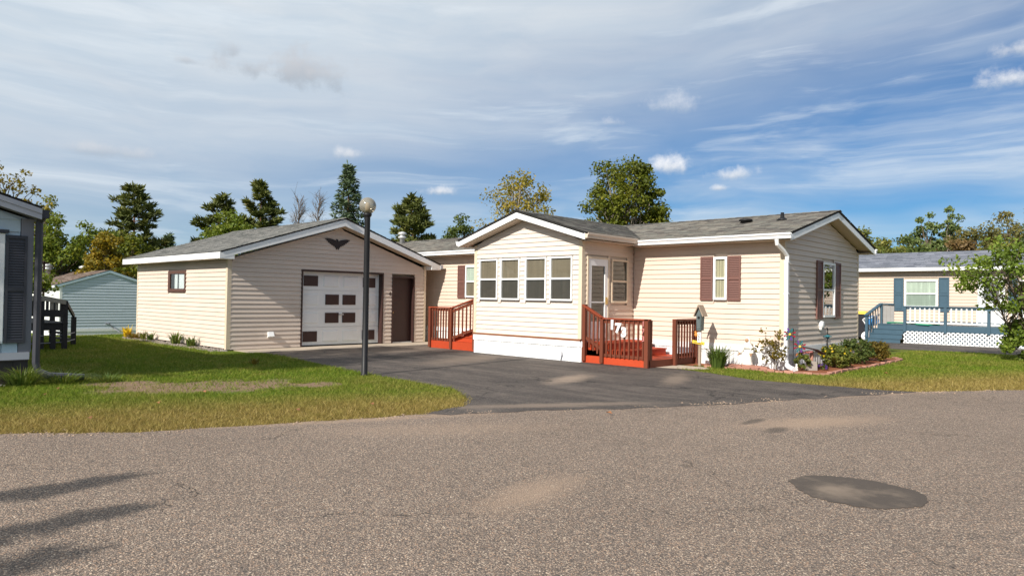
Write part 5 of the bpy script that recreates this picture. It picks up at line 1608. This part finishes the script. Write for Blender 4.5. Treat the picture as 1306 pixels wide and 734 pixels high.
GB = 'background trees behind the houses'
pine_tree('pine_tree', -59.7, 19.0, 9.9, 4.9, 'tall ragged pine with open branches left of the garage roof', 11, .12, 66, GB, nneed=46, ntuft=5, nl=.25)
pine_tree('pine_tree', -58.2, 24.5, 9.7, 4.4, 'spreading leaning pine partly behind the bright green round tree', 12, .3, 36, GB, lean=(.5, .6), nneed=60, ntuft=5, nl=.25)
pine_tree('pine_tree', -55.3, 27.3, 10.8, 3.6, 'slim upright pine with tufted top beside the bare trees', 13, .35, 40, GB, nneed=60, ntuft=5, nl=.25)
pine_tree('pine_tree', -39.8, 31.1, 8.7, 4.2, 'dense broad pine just right of the street lamp globe', 14, .15, 74, GB, prof='full', nneed=40, ntuft=8)
pine_tree('spruce_tree', -43.2, 27.9, 10.9, 5.2, 'dark pointed spruce behind the garage ridge', 15, .05, 150, GB, prof='cone', mat='spruce', ntuft=8, nneed=26, nl=.17)
pine_tree('spruce_tree', -62.9, 22.8, 6.6, 2.2, 'small pointed spruce peeking over the garage eave', 16, .05, 70, GB, prof='cone', mat='spruce', ntuft=5, nneed=20)
pine_tree('spruce_tree', -9.3, 74.6, 9.9, 2.2, 'small spruce top at the far right edge above the tree line', 17, .05, 70, GB, prof='cone', mat='spruce', ntuft=5, nneed=20)
crown_tree('loose_tree', -61.1, 13.4, 9.2, 3.0, 'olive', 'tall loose narrow tree just right of the light blue house gutter', 21, .25, 46, 60, .10, GB, gap=.35)
crown_tree('sparse_tree', -54.8, 9.8, 9.9, 5.0, 'gold', 'sparse orange tinged tree above the light blue house roof', 22, .40, 60, 34, .11, GB, gap=.4, rclump=.11)
crown_tree('yellow_tree', -51.0, 11.9, 6.1, 4.0, 'bright', 'yellow green bushy tree closest to the dark downspout', 23, .12, 60, 110, .11, GB)
crown_tree('green_tree', -52.3, 14.0, 6.1, 4.2, 'bright', 'round green tree between the yellow green and the golden tree', 24, .12, 60, 110, .11, GB)
crown_tree('golden_tree', -47.0, 13.4, 5.3, 3.0, 'gold', 'golden yellow tree above the brown roof of the pale blue house', 25, .1, 60, 110, .10, GB)
crown_tree('dark_tree', -50.3, 15.9, 5.8, 3.8, 'green', 'mid green tree left of the ragged pine', 26, .08, 60, 110, .11, GB)
crown_tree('yellow_bush', -55.5, 15.0, 3.5, 4.6, 'bright', 'low yellow green bush right behind the pale blue gable', 27, .0, 46, 110, .10, GB, cat='bush')
crown_tree('dark_bush', -58.0, 10.0, 4.6, 6.0, 'dark', 'wide dark bush behind the brown roof at the left', 28, .0, 70, 120, .12, GB, cat='bush')
crown_tree('olive_bush', -60.0, 18.0, 4.8, 6.5, 'olive', 'wide olive bush at the foot of the ragged pine', 29, .0, 70, 120, .12, GB, cat='bush')
crown_tree('round_tree', -45.3, 20.3, 7.1, 4.0, 'bright', 'bright green round headed tree above the garage roof', 30, .25, 90, 120, .10, GB)
crown_tree('dark_tree', -37.1, 33.7, 7.5, 3.6, 'dark', 'dark green tree at the left of the sunroom peak', 31, .2, 60, 120, .10, GB)
crown_tree('airy_tree', -27.4, 29.2, 9.0, 5.3, 'yellow', 'airy yellowing tree directly behind the sunroom peak', 32, .28, 110, 52, .085, GB, gap=.3, rclump=.13, egg=.30, trunks=3, bark=m_bark_pale)
crown_tree('dense_tree', -20.2, 29.1, 9.0, 4.3, 'green', 'dense tall green tree behind the middle of the cream roof', 33, .30, 130, 135, .085, GB, gap=.2, rclump=.135, trunks=3, bark=m_bark_pale)
bare_tree('bare_tree', -53.0, 29.6, 9.9, 3.2, 'taller leafless tree left of the pointed spruce', 41, GB, -.2)
bare_tree('bare_tree', -51.9, 30.7, 10.1, 2.8, 'leafless tree with a narrow crown closest to the pointed spruce', 42, GB, .1)
bare_tree('bare_tree', -54.2, 28.6, 8.3, 2.4, 'leaning thin leafless tree next to the slim pine', 43, GB, -.9)
for (nm, x, y, H, Wd, lf, lb, sd0, kw) in (
    ('yellow_tree', -20.3, 66.6, 8.3, 4.2, 'olive', 'olive tree just right of the cream gable end', 51, {}),
    ('rounded_tree', -19.6, 72.7, 7.4, 5.0, 'bright', 'low yellow green tree behind the blue grey roof ridge left end', 52, {}),
    ('poplar_tree', -17.4, 74.8, 10.6, 4.2, 'pale', 'left one of two tall poplars above the blue grey roof', 153, dict(gap=.15, rclump=.13)),
    ('poplar_tree', -16.0, 76.1, 11.1, 3.6, 'pale', 'right one of two tall poplars above the blue grey roof', 154, dict(gap=.12, rclump=.13, bark=m_bark_pale)),
    ('green_tree', -19.4, 78.1, 8.9, 4.0, 'green', 'mid green tree left of the two tall poplars', 55, {}),
    ('tan_tree', -13.6, 75.7, 9.7, 5.2, 'tan', 'tan autumn tree right of the two poplars', 56, {}),
    ('tan_tree', -11.6, 80.4, 10.5, 5.4, 'tan', 'taller tan autumn tree near the right edge', 57, {}),
    ('rust_tree', -14.0, 69.0, 7.4, 4.8, 'rust', 'rust coloured low tree behind the blue grey roof', 58, {}),
    ('olive_bush', -17.7, 63.4, 6.8, 4.4, 'olive', 'olive bush showing above the left part of the blue grey roof', 59, {}),
    ('dark_bush', -15.2, 64.5, 7.0, 5.2, 'dark', 'dark green bush below the two poplars', 60, {}),
    ('olive_bush', -10.6, 69.5, 7.3, 5.2, 'olive', 'olive bush behind the leafy small tree at the right', 61, {}),
    ('dark_bush', -8.2, 72.5, 7.6, 5.2, 'dark', 'dark bush at the far right end of the tree line', 62, {}),
    ('olive_tree', -22.5, 78.0, 8.2, 5.0, 'olive', 'olive crown behind the yellow green tree at the left end of the blue grey roof', 67, {}),
    ('green_tree', -18.8, 88.0, 9.4, 5.5, 'bright', 'pale green crown left of and behind the poplars', 68, {}),
    ('tan_tree', -13.2, 88.5, 10.6, 5.0, 'tan', 'tan crown directly behind the rust coloured low tree', 69, {}),
    ('tan_tree', -10.9, 88.0, 10.6, 6.0, 'tan', 'tan crown behind the other tan trees near the right edge', 64, {}),
    ('green_tree', -15.2, 86.0, 9.6, 6.5, 'green', 'broad green tree filling the gap behind the tall poplars', 65, {}),
    ('olive_tree', -20.5, 84.0, 8.6, 6.0, 'bright', 'yellow green tree far behind the left end of the blue grey roof', 66, {}),
    ('tan_bush', -21.9, 64.0, 6.2, 4.2, 'olive', 'olive bush half hidden by the cream gable roof', 63, {})):
    crown_tree(nm, x, y, H, Wd, lf, lb, sd0, .08, 56, 80, .14, GB, **kw)

# small multi-stemmed tree in front of the neighbour and the shrub at its foot
crown_tree('small_tree', -2.92, 23.95, 3.35, 3.7, 'lilac', 'small leafy multi stemmed tree on the right lawn in front of the blue deck', 71, .32, 104, 46, .058, None, m_bark, trunks=3, lean=(-.85, -.82), gap=.5, rclump=.09)
crown_tree('shrub', -3.05, 23.9, 1.20, 1.25, 'lilac', 'dense green shrub at the foot of the small leafy tree', 72, .0, 46, 80, .055, None, m_bark, trunks=3, cat='shrub', gap=.05)
# foundation shrubs with yellow flowers
def flowers(par, x, y, z, rx, rz, n, mat, size, seed):
    rs = np.random.RandomState(seed); Q = []
    for _ in range(n):
        v = rs.normal(size=3); v[2] = abs(v[2]); v /= np.linalg.norm(v)
        c = np.array([x + v[0] * rx, y + v[1] * rx, z + v[2] * rz])
        for k in range(6):
            a = k * 1.047
            t1 = np.cross(v, [0.3, 0.2, 1]); t1 /= np.linalg.norm(t1); t2 = np.cross(v, t1)
            dd = t1 * math.cos(a) + t2 * math.sin(a); ss_ = t1 * -math.sin(a) + t2 * math.cos(a)
            Q.append([c, c + dd * size * .6 + ss_ * size * .35, c + dd * size + v * size * .2, c + dd * size * .6 - ss_ * size * .35])
    return np_mesh('flowers', np.array(Q), 4, LEAFM[mat], par)
for (x, y, H, Wd, lf, lb, s, nf_) in ((-5.88, 17.25, .56, .92, 'shrub', 'yellow flowering shrub nearest the corner with many blooms', 81, 30),
                                    (-5.92, 18.75, .64, .92, 'dark', 'dark green shrub between the two paler shrubs under the gable', 82, 4),
                                    (-5.90, 20.15, .56, .90, 'rose', 'brownish green shrub at the far end of the mulch bed', 83, 6)):
    o = crown_tree('flowering_shrub', x, y, H, Wd, lf, lb, s, .0, 62, 60, .030, 'shrubs along the gable wall', m_bark, trunks=3, cat='shrub', gap=.45, rclump=.13, z=.0)
    flowers(o, x, y, H * .5, Wd * .44, H * .52, nf_, 'petal', .028, s + 3)
o = crown_tree('rose_bush', -6.52, 15.10, 1.0, .95, 'rose', 'leggy sparse rose bush with browning leaves by the house corner', 84, .12, 34, 9, .040, None, m_bark, trunks=3, cat='bush', gap=.5, rclump=.10, z=0)
o = crown_tree('dahlia', -6.10, 15.78, .44, .36, 'shrub', 'bushy plant with pale orange blooms beside the grey stone', 85, .0, 22, 26, .03, None, m_bark, trunks=2, cat='plant', z=0)
flowers(o, -6.10, 15.78, .27, .15, .20, 6, 'orange', .05, 86)
o = crown_tree('pansy', -5.86, 16.3, .16, .30, 'dark', 'low purple flower clump at the front of the mulch bed', 87, .0, 10, 12, .03, None, m_bark, trunks=1, cat='flower', z=0)
flowers(o, -5.86, 16.3, .06, .13, .09, 14, 'violet', .04, 88)
rs = np.random.RandomState(90)
cc = np.array([[-22.5, 4.85, 1.72]]) + rs.normal(size=(420, 3)) * np.array([.16, .16, .12])
np_mesh('foliage', leaf_quads(cc, np.full(420, .055), np.full(420, .035), rs), 4, LEAFM['bright'], pt)
flowers(pt, -22.5, 4.85, 1.75, .2, .15, 8, 'white', .05, 91)

def tuft(name, x, y, h_, n, spread, mat, label, cat, seed, group=None, wd=.012, kind=None):
    rs = np.random.RandomState(seed); Q = []
    for _ in range(n):
        a = rs.uniform(0, 6.28); r = spread * math.sqrt(rs.uniform()) * .35
        b0 = np.array([x + math.cos(a) * r, y + math.sin(a) * r, 0])
        L = h_ * rs.uniform(.55, 1.1); out_ = spread * rs.uniform(.1, 1.0)
        dd = np.array([math.cos(a), math.sin(a), 0])
        sd_ = np.array([-math.sin(a), math.cos(a), 0]) * wd * rs.uniform(.6, 1.2)
        mid = b0 + dd * out_ * .35 + np.array([0, 0, L * .62]); tip = b0 + dd * out_ + np.array([0, 0, L * rs.uniform(.75, 1.0)])
        Q.append([b0 - sd_, b0 + sd_, mid + sd_ * .8, mid - sd_ * .8]); Q.append([mid - sd_ * .8, mid + sd_ * .8, tip + sd_ * .1, tip - sd_ * .1])
    o = np_mesh(name, np.array(Q), 4, LEAFM[mat])
    return tag(o, label, cat, group, kind)
tuft('ornamental_grass', -7.62, 14.78, .55, 260, .42, 'grassy', 'clump of ornamental grass beside the birdhouse post', 'grass clump', 101)
GP = 'plants along the garage wall'
tuft('iris_plant', -21.15, 7.93, .42, 60, .30, 'grassy', 'upright leafy clump below and right of the garage window', 'plant', 102, GP, .022)
tuft('iris_plant', -20.05, 7.93, .34, 60, .30, 'grassy', 'clump nearest the front corner of the garage', 'plant', 103, GP, .02)
tuft('iris_plant', -23.2, 7.93, .36, 40, .2, 'grassy', 'thin leafy clump left of the garage window, nearer one of two', 'plant', 104, GP, .02)
tuft('iris_plant', -23.8, 7.93, .34, 40, .2, 'shrub', 'thin leafy clump left of the garage window, farther one of two', 'plant', 105, GP, .02)
tuft('dry_plant', -24.5, 7.9, .24, 60, .35, 'rose', 'dry brown plant near the back corner of the garage', 'plant', 106, GP, .02)
tuft('yellow_plant', -25.4, 7.95, .42, 50, .25, 'petal', 'yellow leaved plant at the back corner of the garage', 'plant', 107, GP, .03)
tuft('dry_weed', -14.2, 6.95, .22, 26, .22, 'rose', 'dry pinkish weed standing alone in the lawn', 'weed', 108, None, .014)
for i, (x, y, hh, n, sp_, lb) in enumerate(((-13.2, 2.62, .36, 240, .5, 'long unmown grass tuft under the shutter of the light blue house'), (-13.2, 3.2, .22, 200, .5, 'long grass tuft at the end of the dark downspout'), (-13.25, 2.1, .26, 160, .45, 'long grass tuft at the left picture edge'), (-13.0, 3.8, .16, 120, .35, 'short grass tuft right of the downspout end'))):
    tuft('grass_tuft', x, y, hh, n, sp_, 'grassy', lb, 'grass tuft', 110 + i, 'long grass tufts at the house corner', .007)

# trees standing out of the picture on the left; only their shade reaches the road and the drive
crown_tree('roadside_tree', -13.2, -8.4, 13.9, 5.6, 'green', 'tall leafy tree out of the picture behind the light blue house', 121, .62, 60, 60, .12, 'trees out of the picture', gap=.5, rclump=.13)
for (x, H, sd0, lb) in ((-5.0, 6.25, 122, 'left'), (-4.1, 6.08, 123, 'middle'), (-3.5, 5.75, 124, 'right')):
    pine_tree('narrow_spruce', x, -7.5, H, .72, lb + ' one of three narrow spruces out of the picture behind the camera', sd0, .08, 90, 'trees out of the picture', prof='cone', mat='spruce', ntuft=4, nneed=16, nl=.09)

# ---------------------------------------------------------------- grass blades
def inside(px, py, poly):
    r = np.zeros(len(px), bool)
    n = len(poly)
    for i in range(n):
        x0, y0 = poly[i]; x1, y1 = poly[(i + 1) % n]
        c = ((y0 > py) != (y1 > py))
        with np.errstate(divide='ignore', invalid='ignore'):
            xx = (x1 - x0) * (py - y0) / (y1 - y0 + 1e-12) + x0
        r ^= c & (px < xx)
    return r
mt, t = new_mat('grass_blades')
v = oc(t)
n1 = t.noise(v, 0.45, 5, 0.6); n2 = t.noise(v, 2.2, 5, 0.65); n4 = t.noise(v, 7.0, 3, 0.6)
r_ = rpi(t)
green = t.ramp(r_, [(0, (.065, .115, .006)), (.5, (.135, .205, .014)), (.85, (.205, .265, .024)), (1, (.32, .30, .06))])
dry = t.ramp(r_, [(0, (.17, .12, .03)), (.6, (.36, .26, .075)), (1, (.50, .38, .15))])
x_ = t.sep(v)
road_ = t.math('SUBTRACT', t.math('ADD', x_[0], 9.72), t.math('MULTIPLY', x_[1], 0.46))
nr = t.math('MULTIPLY', t.sstep(t.math('ADD', road_, t.math('MULTIPLY', n2, 1.2)), -2.6, 0.1), .88)
mix_ = t.sstep(t.math('ADD', t.math('MULTIPLY', n1, .6), t.math('MULTIPLY', n2, .4)), .42, .62)
fac = t.math('MAXIMUM', t.math('MULTIPLY', mix_, .35), nr)
fac = t.math('ADD', fac, t.math('MULTIPLY', t.math('SUBTRACT', n4, .5), .7), clamp=True)
c = t.mix(fac, green, dry)
p_ = principled(t, c, .6, spec=.2)
tl = t.node('ShaderNodeBsdfTranslucent'); t.put(tl.inputs[0], t.vm('SCALE', c, scale=1.2))
mx = t.node('ShaderNodeMixShader'); mx.inputs[0].default_value = .3
t.l.new(p_, mx.inputs[1]); t.l.new(tl.outputs[0], mx.inputs[2]); finish(t, mx.outputs[0])
m_blades = mt
rs = np.random.RandomState(3)
road_poly = [(x, y) for x, y in road_edge] + [(110, 140), (52, 72), (18, 26), (9, 8), (4, -8), (-2, -24)]
def blades(name, x0, x1, y0, y1, dens, keep, label, hgt=(.025, .06)):
    n = int((x1 - x0) * (y1 - y0) * dens)
    px = rs.uniform(x0, x1, n); py = rs.uniform(y0, y1, n)
    k = keep(px, py)
    px, py = px[k], py[k]
    dist = (px * F0.x + py * F0.y)
    lat = np.abs(px * R0.x + py * R0.y)
    k = (dist > 1) & (lat < dist * .80 + 1.5) & (rs.uniform(size=len(px)) < np.clip(8.5 / dist, .2, 1) ** 1.3)
    px, py, dist = px[k], py[k], dist[k]
    for (cx, cy, rx, ry, ro) in DIRT:
        a, b_ = px - cx, py - cy
        co, si = math.cos(ro), math.sin(ro)
        rr = np.sqrt(((a * co + b_ * si) / rx) ** 2 + ((b_ * co - a * si) / ry) ** 2) + .35 * np.sin(px * 5.1 + 1) * np.sin(py * 4.3)
        kk = (rr > 1.05) | (rs.uniform(size=len(px)) < .16 + .3 * (np.sin(px * 9 + 2) * np.sin(py * 7.3) > .55))
        px, py, dist = px[kk], py[kk], dist[kk]
    n = len(px)
    hh = rs.uniform(hgt[0], hgt[1], n) * (1 + .35 * np.sin(px * 1.7) * np.sin(py * 2.1))
    a = rs.uniform(0, 6.28, n); wd = .0035 * np.clip(dist / 8, 1, 2.4)
    ln = rs.normal(size=(n, 2)) * hh[:, None] * .75
    z = np.array([ground_z(q) for q in px])
    v0 = np.stack([px - np.cos(a) * wd, py - np.sin(a) * wd, z], 1)
    v1 = np.stack([px + np.cos(a) * wd, py + np.sin(a) * wd, z], 1)
    v2 = np.stack([px + ln[:, 0], py + ln[:, 1], z + hh], 1)
    o = np_mesh(name, np.stack([v0, v1, v2], 1).astype(float), 3, m_blades, kind='stuff')
    return tag(o, label, 'grass')
def keepL(px, py):
    jx = rs.normal(size=len(px)) * .05; jy = rs.normal(size=len(px)) * .05
    k = ~inside(px + jx, py + jy, road_poly) & ~inside(px + jx, py + jy, drive_poly)
    k &= ~((px < -13.5) & (py < 2.8) & (py > -2.1)) & ~((px < -17.25) & (px > -25.2) & (py > 7.85)) & ~((px < -17.2) & (px > -18.5) & (py > 8.3))
    return k & (py < 9.2)
grass_l = blades('lawn_grass', -31, -6.3, -1.0, 9.2, 3300, keepL, 'mown lawn between the light blue house, the garage and the road')
bed_poly = [(v_.co.x, v_.co.y) for v_ in bed.data.vertices]
def keepR(px, py):
    jx = rs.normal(size=len(px)) * .05; jy = rs.normal(size=len(px)) * .05
    k = ~inside(px + jx, py + jy, road_poly) & ~inside(px + jx, py + jy, drive_poly) & ~inside(px + jx * .5, py + jy * .5, bed_poly)
    k &= ~((px < -6.35) & (py > 15.4)) & (py < 26.35) & ~inside(px, py, [(-8.62, 13.62), (-7.75, 13.9), (-7.55, 14.35), (-7.9, 14.62), (-8.62, 14.6)]) & (px > -8.2)
    return k
grass_r = blades('lawn_grass', -8.2, 5.0, 13.0, 26.4, 2600, keepR, 'mown lawn between the cream house, the road and the neighbour driveway')
# dry leaves lying about
m_leaf = M('dry_leaf', (.24, .10, .04), .7, .3, 30, perobj=.3)
proto = None
for (x, y) in ((-9.2, 2.5), (-9.9, 3.5), (-11.7, 2.6), (-8.2, 4.6), (-10.6, 4.4), (-8.0, 5.6), (-12.3, 2.9), (-6.3, 14.3), (-4.6, 16.5), (-5.4, 7.5)):
    if proto is None:
        proto = MB().add([(x - .05, y, .035), (x, y - .035, .05), (x + .055, y, .03), (x, y + .035, .055)], [(0, 1, 2), (0, 2, 3)]).build('fallen_leaf', m_leaf)
        tag(proto, 'small dry orange brown leaf lying on the ground', 'leaf', 'fallen leaves on lawn and road'); px0, py0 = x, y
    else:
        c = proto.copy(); COL.objects.link(c); c.location = (x - px0, y - py0, 0)

# grit gathered along the edge of the road and the mouth of the drive
P = []
gr_ = np.random.RandomState(77)
edge_pts = [p_ for p_ in road_edge if -9.5 < p_[0] < -1.5 and 0.5 < p_[1] < 16.5]
for (x0, y0), (x1, y1) in zip(edge_pts[:-1], edge_pts[1:]):
    clump = max(0.0, math.sin(x0 * 2.3 + y0 * 1.1) * math.sin(y0 * 3.7 + 1) + .15)
    for _ in range(int(26 * clump)):
        f = gr_.uniform(); o_ = gr_.normal() * .10 + .06
        cx_, cy_ = x0 + (x1 - x0) * f + o_ * .9, y0 + (y1 - y0) * f - o_ * .42
        s_ = gr_.uniform(.005, .014) * (1.6 if gr_.uniform() < .08 else 1)
        a = gr_.uniform(0, 6.28); ca, sa = math.cos(a) * s_, math.sin(a) * s_; z = .006; t_ = (cx_, cy_, z + s_ * .8)
        b0, b1, b2, b3 = (cx_ + ca, cy_ + sa, z), (cx_ - sa, cy_ + ca, z), (cx_ - ca, cy_ - sa, z), (cx_ + sa, cy_ - ca, z)
        P += [[b0, b1, t_], [b1, b2, t_], [b2, b3, t_], [b3, b0, t_]]
m_grit = M('tan_grit', (.36, .26, .18), .9, .3, 40, 90, .3)
tag(np_mesh('gravel', np.array(P), 3, m_grit, kind='stuff'), 'tan grit scattered along the edge of the road', 'gravel')
